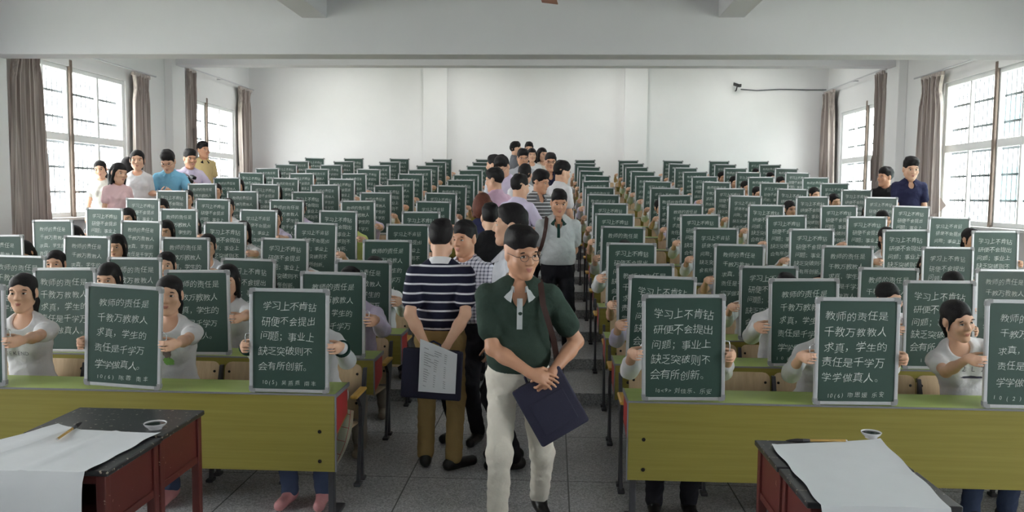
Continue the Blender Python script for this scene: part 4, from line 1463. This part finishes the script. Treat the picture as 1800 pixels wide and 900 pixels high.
MB().box(-0.145, 0.145, -0.016, 0.016, -0.168, 0.168, 0.014, mt, 4).build('bag_body', M['navy_bag'], bag1, True, R(45))
pp = MB(); pp.box(-0.10, 0.10, -0.021, -0.012, -0.12, 0.06, 0.004, mt); pp.build('front_pocket', M['navy_bag'], bag1)
zp = MB().tube([mt @ Vector(v) for v in ((-0.135, -0.004, 0.150), (-0.1, -0.004, 0.168), (0.1, -0.004, 0.168), (0.135, -0.004, 0.150))], 0.004, 6); zp.build('zip', M['shoe'], bag1, True)
hd_ = MB().tube([mt @ Vector(v) for v in ((-0.05, 0, 0.16), (-0.045, 0.0, 0.20), (-0.02, 0, 0.215), (0.02, 0, 0.215), (0.045, 0, 0.20), (0.05, 0, 0.16))], 0.007, 8)
hd_.build('handle', M['navy_bag'], bag1, True)
# brown strap over his left shoulder
S1 = J1['S']
tn = lambda p: Vector(J1['hc'] + J1['Rc'] @ (A_(p, float) * S1))
Mw = Matrix.Translation((P1.x, 4.5, 0)) @ Matrix.Rotation(R(8), 4, 'Z')
line = [(0.12, 0.135, 0.30), (0.115, 0.09, 0.455), (0.11, 0.03, 0.535), (0.115, -0.04, 0.525), (0.125, -0.11, 0.435), (0.15, -0.138, 0.36), (0.185, -0.125, 0.25), (0.205, -0.08, 0.14), (0.215, 0.0, 0.08)]
grid = [[tuple(Mw @ tn((x - 0.016, y, z))), tuple(Mw @ tn((x + 0.016, y, z)))] for x, y, z in line]
tag(surf('shoulder_strap', grid, M['brown_leather'], None, 0.004), 'dark brown bag strap over the green polo man\'s shoulder', 'strap')

# the man in the striped polo, his back to us
P2 = at(775, 342, 5.6)
man2, J2 = person('man in navy and white striped polo seen from behind, khaki trousers, hands behind his back', (P2.x, 5.6, 0), 183, 1.665, head=(-14, 4, 0), hair='short', shirt='stripe_navy',
                  trousers='khaki', collar='white', belt=True, vox=0.006, hs=1.06, hem=0.03, fat=0.004,
                  arms={1: dict(w=(0.075, 0.19, 0.865), hint=(1, 0.4, 0), d=(-0.6, 0.1, -0.75), n=(-0.3, -1, 0)), -1: dict(w=(-0.055, 0.21, 0.875), hint=(-1, 0.4, 0), d=(0.55, 0.1, -0.75), n=(0.3, -1, 0))},
                  legs={1: dict(a=(0.10, 0.03, 0.085), f=(0.1, -1, 0)), -1: dict(a=(-0.105, 0.12, 0.085), f=(-0.75, -0.6, 0))})
bp = at(759, 658, 5.33)
bag2 = empty('laptop_bag', bp)
tag(bag2, 'navy flat bag held behind his back by the man in stripes', 'bag')
mt = Matrix.Rotation(R(3), 4, 'Y')
MB().box(-0.2, 0.2, -0.017, 0.017, -0.165, 0.165, 0.015, mt, 4).build('bag_body', M['navy_bag'], bag2, True, R(45))
MB().tube([mt @ Vector(v) for v in ((-0.05, 0, 0.16), (-0.045, 0.0, 0.20), (0, 0, 0.22), (0.045, 0, 0.20), (0.05, 0, 0.16))], 0.007, 8).build('handle', M['navy_bag'], bag2, True)
MB().tube([mt @ Vector(v) for v in ((-0.195, 0, 0.150), (-0.17, 0, 0.168), (0.17, 0, 0.168), (0.195, 0, 0.150))], 0.004, 6).build('zip', M['shoe'], bag2, True)
c4 = [at(739, 595, 5.29), at(804, 622, 5.29), at(801, 691, 5.27), at(735, 688, 5.27)]
grid = []
for j in range(13):
    v = j / 12
    row = []
    for i in range(11):
        u = i / 10
        p = (c4[0] * (1 - u) + c4[1] * u) * (1 - v) + (c4[3] * (1 - u) + c4[2] * u) * v
        p = Vector(p); p.y += 0.012 * math.sin(u * 3 + v * 2) - 0.01; row.append(tuple(p))
    grid.append(row)
sheet = surf('printed_sheet', grid, M['paper'], None, 0.0008)
tag(sheet, 'white printed sheet hanging over the navy bag of the man in stripes', 'paper')
tl = MB()
dn = (c4[3] - c4[0]).normalized(); rt_ = (c4[1] - c4[0]).normalized()
for j in range(17):
    for i in range(3):
        if (j * 3 + i) % 7 == 3: continue
        u0 = 0.12 + 0.27 * i; v = 0.14 + j * 0.046
        a = (c4[0] * (1 - u0) + c4[1] * u0) * (1 - v) + (c4[3] * (1 - u0) + c4[2] * u0) * v
        a.y += 0.012 * math.sin(u0 * 3 + v * 2) - 0.0125
        ln = rt_ * (0.03 + 0.02 * ((i + j) % 3))
        tl.tube([a, a + ln], 0.0011, 4)
tl.build('printed_lines', M['print'], sheet)

VIS = 'visitors standing in the aisle'
stand(820, 6.15, 'man in navy checked shirt and dark trousers facing the man in stripes', rz=-22, H=1.64, head=(-8, 4, 0), hair='short', skin='skin_tan', shirt='plaid', collar='plaid', belt=True, hem=0.05, vox=0.0065, hs=1.07, fat=0.012)
stand(900, 5.62, 'man in pale grey shirt in left profile behind the man in green', rz=-84, H=1.77, head=(-6, -2, 0), hair='short', shirt='lightgrey', collar='lightgrey', belt=True, hem=0.05, vox=0.0065, hs=1.06, fat=0.01)
stand(862, 7.75, 'man in black shirt seen from behind', rz=192, H=1.64, hair='short', shirt='black', collar='black', vox=0.008, hs=1.08)
stand(849, 8.55, 'woman with chestnut bob in navy top seen from behind', rz=165, H=1.64, fem=True, hair='bob', hairm='hair_brown', shirt='navy', neck='scoop', vox=0.008, hs=1.08)
stand(872, 10.5, 'man with glasses in pink shirt, left profile, halfway up the steps', rz=-130, H=1.72, head=(18, 6, 0), hair='short', glasses=True, shirt='pink', collar='pink', vox=0.008, hs=1.16)
stand(911, 10.1, 'man in lavender shirt seen from behind, turning right', rz=150, H=1.74, head=(-20, 6, 0), hair='short', shirt='lavender', collar='lavender', vox=0.008, hs=1.16, arms={-1: dict(w=(-0.05, -0.24, 1.08), hint=(-1, 0.3, -0.4), d=(0.9, -0.3, 0.1), n=(0, 0.8, -0.5))})
stand(946, 11.05, 'man with glasses in dark grey striped polo looking right', rz=30, H=1.71, head=(34, 10, 0), hair='thick', glasses=True, skin='skin_tan', shirt='stripe_grey', collar='grey', neck='vee', vox=0.008, hs=1.16)
stand(984, 11.6, 'man in white shirt turned away to the right', rz=128, H=1.74, head=(-12, 8, 0), hair='thick', shirt='white', collar='white', vox=0.008, hs=1.16)
P11 = at(982, 342, 8.62)
m11, J11 = person('man in pale grey polo with dark trousers standing on a step, strap over one shoulder', (P11.x, 8.62, level(8.62)), 2, 1.68, head=(6, 12, 0), hair='short', skin='skin_tan', shirt='greypolo', trousers='blacktrouser', collar='darkgreen',
                  placket='darkgreen', neck='vee', belt=True, hem=0.04, vox=0.0065, hs=1.06, fat=0.02, arms=BACK, legs={s: dict(a=(s * 0.11, -0.02, 0.085), f=(s * 0.15, -1, 0)) for s in (1, -1)})
S1 = J11['S']
tn = lambda p: Vector(J11['hc'] + J11['Rc'] @ (A_(p, float) * S1))
Mw = Matrix.Translation((P11.x, 8.62, level(8.62))) @ Matrix.Rotation(R(2), 4, 'Z')
line = [(-0.12, 0.14, 0.25), (-0.12, 0.10, 0.44), (-0.12, 0.03, 0.54), (-0.125, -0.05, 0.52), (-0.135, -0.12, 0.425), (-0.15, -0.14, 0.34), (-0.175, -0.135, 0.24), (-0.2, -0.08, 0.18)]
grid = [[tuple(Mw @ tn((x - 0.02, y, z))), tuple(Mw @ tn((x + 0.02, y, z)))] for x, y, z in line]
tag(surf('shoulder_strap', grid, M['brown_leather'], None, 0.005), 'dark bag strap over the pale grey polo man\'s shoulder', 'strap')

stand(967, 13.5, 'man with glasses in dark navy polo facing the front, high on the steps', rz=4, H=1.73, hair='short', glasses=True, skin='skin_tan', shirt='darknavy', collar='darknavy', neck='vee', vox=0.009, hs=1.18)
stand(890, 12.45, 'man with glasses in pale lavender shirt looking down', rz=-18, H=1.76, head=(-10, 34, 0), bend=5, hair='thick', glasses=True, shirt='lavender', collar='lavender', vox=0.009, hs=1.18)
stand(869, 12.85, 'man in pale shirt in left profile beside the left desks', rz=-112, H=1.77, hair='short', shirt='lightgrey', collar='lightgrey', vox=0.009, hs=1.16)
stand(918, 14.35, 'smiling man with glasses in grey shirt, high on the steps', rz=6, H=1.72, head=(6, 4, 0), hair='thick', glasses=True, skin='skin_tan', shirt='shirtgrey', collar='shirtgrey', vox=0.009, hs=1.18)
stand(922, 11.6, 'dark haired man in white shirt seen from behind, higher step', rz=176, H=1.70, hair='short', shirt='white', collar='white', vox=0.009, hs=1.16)
stand(934, 16.4, 'smiling woman with long hair in black cardigan over white top', rz=8, H=1.65, fem=True, hair='long', shirt='white', neck='scoop', vox=0.009, hs=1.16)
stand(952, 16.75, 'woman with dark bob in pale dress near the back wall', rz=32, H=1.68, fem=True, hair='bob', shirt='cream', neck='scoop', vox=0.009, hs=1.19)
stand(905, 17.5, 'man in dark grey shirt in right profile near the back wall', rz=98, H=1.72, hair='short', shirt='grey', collar='grey', vox=0.009, hs=1.18)
stand(929, 18.0, 'man behind the smiling woman, only his forehead showing', rz=0, H=1.75, hair='short', shirt='offwhite', vox=0.009, hs=1.16)

# by the left windows
HOLD = {-1: dict(w=(-0.06, -0.28, 1.12), hint=(-1, 0.4, -0.5), d=(0.8, -0.5, 0.2), n=(0, 0.6, 0.8), curl=(35, 50, 30)), 1: dict(w=(0.12, -0.27, 1.1), hint=(1, 0.3, -0.6), d=(-0.9, -0.3, 0.1), n=(0, 0.7, 0.7), curl=(35, 50, 30))}
stand(299, 12.7, 'man with glasses in sky blue shirt looking down at his hands', rz=14, H=1.80, head=(-6, 26, 0), hair='thick', glasses=True, shirt='blue', collar='blue', vox=0.008, hs=1.21, arms=HOLD)
stand(243, 12.45, 'woman in white cardigan with strap by the left window', rz=20, H=1.79, fem=True, head=(4, 0, 0), hair='pony', shirt='white', sleeve='long', neck='scoop', vox=0.008, hs=1.21, fat=0.015)
stand(207, 11.7, 'young woman with long hair in pale pink top by the left window', rz=48, H=1.68, fem=True, head=(14, 4, 6), hair='long', shirt='palepink', vox=0.008, hs=1.25)
stand(180, 12.5, 'woman in pale blouse, leftmost of the group by the left window', rz=12, H=1.64, fem=True, head=(4, 4, -8), hair='pony', shirt='offwhite', vox=0.009, hs=1.18)
stand(226, 13.4, 'dark haired person behind the woman in white cardigan', rz=190, H=1.62, fem=True, hair='bob', shirt='white', vox=0.009, hs=1.19)
stand(334, 13.5, 'man in pale lavender shirt beside a video camera', rz=38, H=1.75, head=(10, 4, 0), hair='short', skin='skin_tan', shirt='lavender', collar='lavender', vox=0.009, hs=1.18, arms=HOLD)
stand(358, 15.4, 'man in yellow shirt with dark collar by the left rear window', rz=46, H=1.77, head=(14, -2, 0), hair='short', skin='skin_tan', shirt='yellow', collar='black', vox=0.009, hs=1.18)
# by the right windows
stand(1598, 12.35, 'tall man in navy polo beside the right curtain', rz=-8, H=1.74, head=(4, 6, 0), hair='thick', shirt='navy', collar='navy', neck='vee', vox=0.008, hs=1.25, arms=FRONT)
stand(1556, 13.0, 'man in black shirt in left profile by the right wall', rz=-32, H=1.63, head=(-44, -2, 0), hair='thick', skin='skin_tan', shirt='black', collar='black', vox=0.008, hs=1.18)

# video camera on its shoulder mount, beside the man in lavender
v = at(326, 318, 12.95)
vc = empty('video_camera', v, R(-30))
tag(vc, 'black video camera held between the man in blue and the man in lavender', 'video camera')
mt = Matrix.Rotation(R(20), 4, 'Y')
MB().box(-0.15, 0.14, -0.05, 0.05, -0.06, 0.06, 0.014, mt).build('camera_body', M['camera_black'], vc)
MB().lathe([(0, 0), (0.036, 0), (0.036, 0.1), (0.046, 0.11), (0.046, 0.15), (0.038, 0.15), (0, 0.12)], 20, mt @ Matrix.Translation((-0.15, 0, 0.0)) @ Matrix.Rotation(R(-90), 4, 'Y')).build('lens', M['camera_black'], vc, True, R(40))
MB().tube([mt @ Vector(q) for q in ((-0.1, 0, 0.06), (-0.08, 0, 0.10), (0.06, 0, 0.10), (0.09, 0, 0.06))], 0.011).build('handle', M['camera_black'], vc, True)
MB().box(-0.05, 0.05, -0.035, 0.035, 0.08, 0.13, 0.01, mt @ Matrix.Translation((0.12, 0.03, 0))).build('viewfinder', M['camera_black'], vc)

# ------------------------------------------------------------------ the two pairs of writing tables in front
def school_table(label, x0, x1, y0, y1, hz=0.76):
    root = empty('writing_table', ((x0 + x1) / 2, (y0 + y1) / 2, 0))
    tag(root, label, 'table', 'maroon writing tables with black tops')
    a, b = (x1 - x0) / 2, (y1 - y0) / 2
    MB().box(-a, a, -b + 0.002, b - 0.002, hz - 0.024, hz, 0.005).build('table_top', M['table_top'], root)
    i = 0.035
    for sx in (-1, 1):
        for sy in (-1, 1):
            MB().box(sx * (a - i) - 0.02, sx * (a - i) + 0.02, sy * (b - 0.028) - 0.02, sy * (b - 0.028) + 0.02, 0, hz - 0.025, 0.004).build('leg', M['maroon'], root)
        MB().box(sx * (a - i) - 0.008, sx * (a - i) + 0.008, -b + 0.045, b - 0.045, hz - 0.23, hz - 0.025, 0.002).build('side_panel', M['maroon'], root)
        MB().box(sx * (a - i) - 0.014, sx * (a - i) + 0.014, -b + 0.046, b - 0.046, hz - 0.262, hz - 0.228, 0.003).build('side_rail', M['maroon'], root)
    MB().box(-a + 0.055, a - 0.055, b - 0.036, b - 0.02, hz - 0.23, hz - 0.025, 0.002).build('back_panel', M['maroon'], root)
    MB().box(-a + 0.055, a - 0.055, -b + 0.02, -b + 0.034, hz - 0.06, hz - 0.025, 0.003).build('front_rail', M['maroon'], root)
    MB().box(-a + 0.05, a - 0.05, -b + 0.05, b - 0.04, hz - 0.225, hz - 0.21, 0.002).build('shelf', M['maroon'], root)
    return root


TZ = 0.76
tl0, tl1, tr0, tr1 = at(139, 733, 4.05).x, at(359, 744, 4.05).x, at(1327, 774, 3.76).x, at(1546, 769, 3.76).x
for lab, x0, x1, y0, y1 in (('left pair, the one against the green desk', tl0, tl1, 3.60, 4.06), ('left pair, the one nearer the camera', tl0 + 0.01, tl1 + 0.01, 3.12, 3.58),
                            ('right pair, the one against the green desk', tr0, tr1, 3.385, 3.77), ('right pair, the one nearer the camera', tr0 + 0.004, tr1 + 0.004, 2.99, 3.375)):
    school_table('worn maroon writing table with black top, %s' % lab, x0, x1, y0, y1, TZ)


def paper(label, pts, drop, n=26, m=18, seed=0, fold=4):
    """sheet over the table (pts: back left, back right, front right, front left on the top) and hanging over its front edge"""
    A, B, Cc, D = [Vector(p) for p in pts]
    rn = random.Random(seed)
    grid = []
    for j in range(n + 1):
        v = j / n
        row = []
        for i in range(m + 1):
            u = i / m
            p = (A * (1 - u) + B * u) * (1 - v) + (D * (1 - u) + Cc * u) * v
            crease = abs(((u * fold) % 1.0) - 0.5)
            z = TZ + 0.003 + 0.004 * max(0, 1 - abs(crease - 0.5) / 0.08) + 0.0015 * (1 + math.sin(v * 9 + u * 5 + seed))
            row.append((p.x + 0.004 * math.sin(v * 17 + seed) * (1 if i in (0, m) else 0.2), p.y, z))
        grid.append(row)
    k = 10
    base = grid[-1]
    for j in range(1, k + 1):
        t = j / k
        row = []
        for i, q in enumerate(base):
            u = i / m
            row.append((q[0] + 0.01 * t * math.sin(u * 6 + seed), q[1] - 0.012 - 0.012 * math.sin(min(1, t * 3) * 1.57) - 0.012 * t * (1 + math.sin(u * 7 + seed)), q[2] - 0.004 - drop * t))
        grid.append(row)
    o = surf('rice_paper', grid, M['paper'], None, 0.0012)
    return tag(o, label, 'paper', 'sheets of rice paper')


H_ = lambda px, py: (lambda d, t: Vector((d[0] * t, d[1] * t, TZ)))(*(lambda d: (d, (TZ - CAMH) / d[2]))(CM @ A_([(px - 900) / FPX, (450 - py) / FPX, -1.0])))
yf = 3.10
pl_ = H_(150, 853)
f0 = 3.085
paper('large white rice paper spread over the left tables, hanging down in front', [H_(128, 757), H_(281, 763), (at(151, 850, f0).x, f0, TZ), (at(-75, 835, f0).x, f0, TZ)], 0.34, seed=1, fold=4)
o = paper('narrow white paper lying under the big sheet at the left edge of the left tables', [H_(102, 746), H_(150, 758), (at(-40, 835, 3.13).x, 3.13, TZ), (at(-150, 835, 3.13).x, 3.13, TZ)], 0.02, m=8, seed=3, fold=2)
o.scale.z = 0.55; o.location.z = TZ * 0.45 - 0.0002
f1 = 2.955
paper('white rice paper spread over the right tables, hanging down in front', [H_(1355, 784), H_(1546, 774), (at(1672, 872, f1).x, f1, TZ), (at(1443, 880, f1).x, f1, TZ)], 0.30, seed=2, fold=5)


def ink_bowl(px, py, r, label):
    p = H_(px, py)
    root = empty('ink_bowl', (p.x, p.y, TZ + 0.001))
    tag(root, label, 'bowl')
    MB().lathe([(0, 0.004), (r * 0.5, 0.004), (r * 0.52, 0.0), (r * 0.58, 0.0), (r * 0.6, 0.006), (r * 0.9, 0.018), (r, 0.028), (r * 0.96, 0.029), (r * 0.86, 0.019), (r * 0.5, 0.01), (0, 0.009)], 40).build('dish', M['bowl'], root, True, R(50))
    MB().lathe([(0, 0.0235), (r * 0.9, 0.0238), (r * 0.84, 0.017), (0, 0.017)], 40).build('ink', M['ink'], root, True, R(40))


ink_bowl(273, 754, 0.052, 'white bowl of black ink on the left tables')
ink_bowl(1531, 770, 0.046, 'white bowl of black ink at the right tables\' back corner')


def brush(a, b, label):
    a, b = Vector(a), Vector(b)
    root = empty('writing_brush', a)
    tag(root, label, 'brush')
    d = b - a
    MB().tube([d * 0.0, d * 0.62], 0.0058, 12).build('shaft', M['bamboo'], root, True, R(40))
    MB().tube([d * 0.6, d * 0.68, d * 0.72], [0.007, 0.0085, 0.0085], 12).build('ferrule', M['iron'], root, True, R(40))
    MB().tube([d * 0.72, d * 0.8, d * 0.92, d], [0.0082, 0.0095, 0.006, 0.0012], 12).build('bristles', M['bristle'], root, True, R(40))
    MB().tube([d * -0.03, d * 0.0], [0.003, 0.0055], 10).build('end_cap', M['bone'] if 'bone' in M else M['bowl'], root, True)


p, q = H_(101, 778), H_(144, 747)
p.z += 0.016; q.z += 0.013
brush(p, q, 'bamboo writing brush lying across the left rice paper')
p, q = H_(1486, 778), H_(1381, 778)
p.z += 0.0095; q.z += 0.0095
brush(p, q, 'writing brush lying along the right tables\' back edge')

# cream practice paper with a red grid hanging from the first left desk
cor = [at(590, 716, 4.78), at(622, 722, 4.72), at(580, 826, 4.55), at(573, 790, 4.6)]
grid = []
A, B = Vector(at(580, 712, 4.90)), Vector(at(622, 722, 4.78))
D, Cc = Vector(at(570, 822, 4.74)), Vector(at(586, 828, 4.62))
for j in range(15):
    v = j / 14
    row = []
    for i in range(9):
        u = i / 8
        p = (A * (1 - u) + B * u) * (1 - v) + (D * (1 - u) + Cc * u) * v
        p = p + Vector((0.035 * math.sin(v * math.pi) * u, -0.03 * math.sin(v * math.pi * 0.9), 0))
        row.append(tuple(p))
    grid.append(row)
gp = surf('grid_paper', grid, M['gridpaper'], None, 0.001)
tag(gp, 'cream practice paper with red grid hanging beside the front left desk', 'paper')
gl_ = MB()
for i in (1, 4, 7): gl_.tube([Vector(grid[j][i]) + Vector((0.0, -0.002, 0)) for j in range(15)], 0.0016, 5)
for j in (1, 4, 7, 10, 13): gl_.tube([Vector(grid[j][i]) + Vector((0.0, -0.002, 0)) for i in range(1, 8)], 0.0016, 5)
gl_.build('grid_lines', M['gridred'], gp)
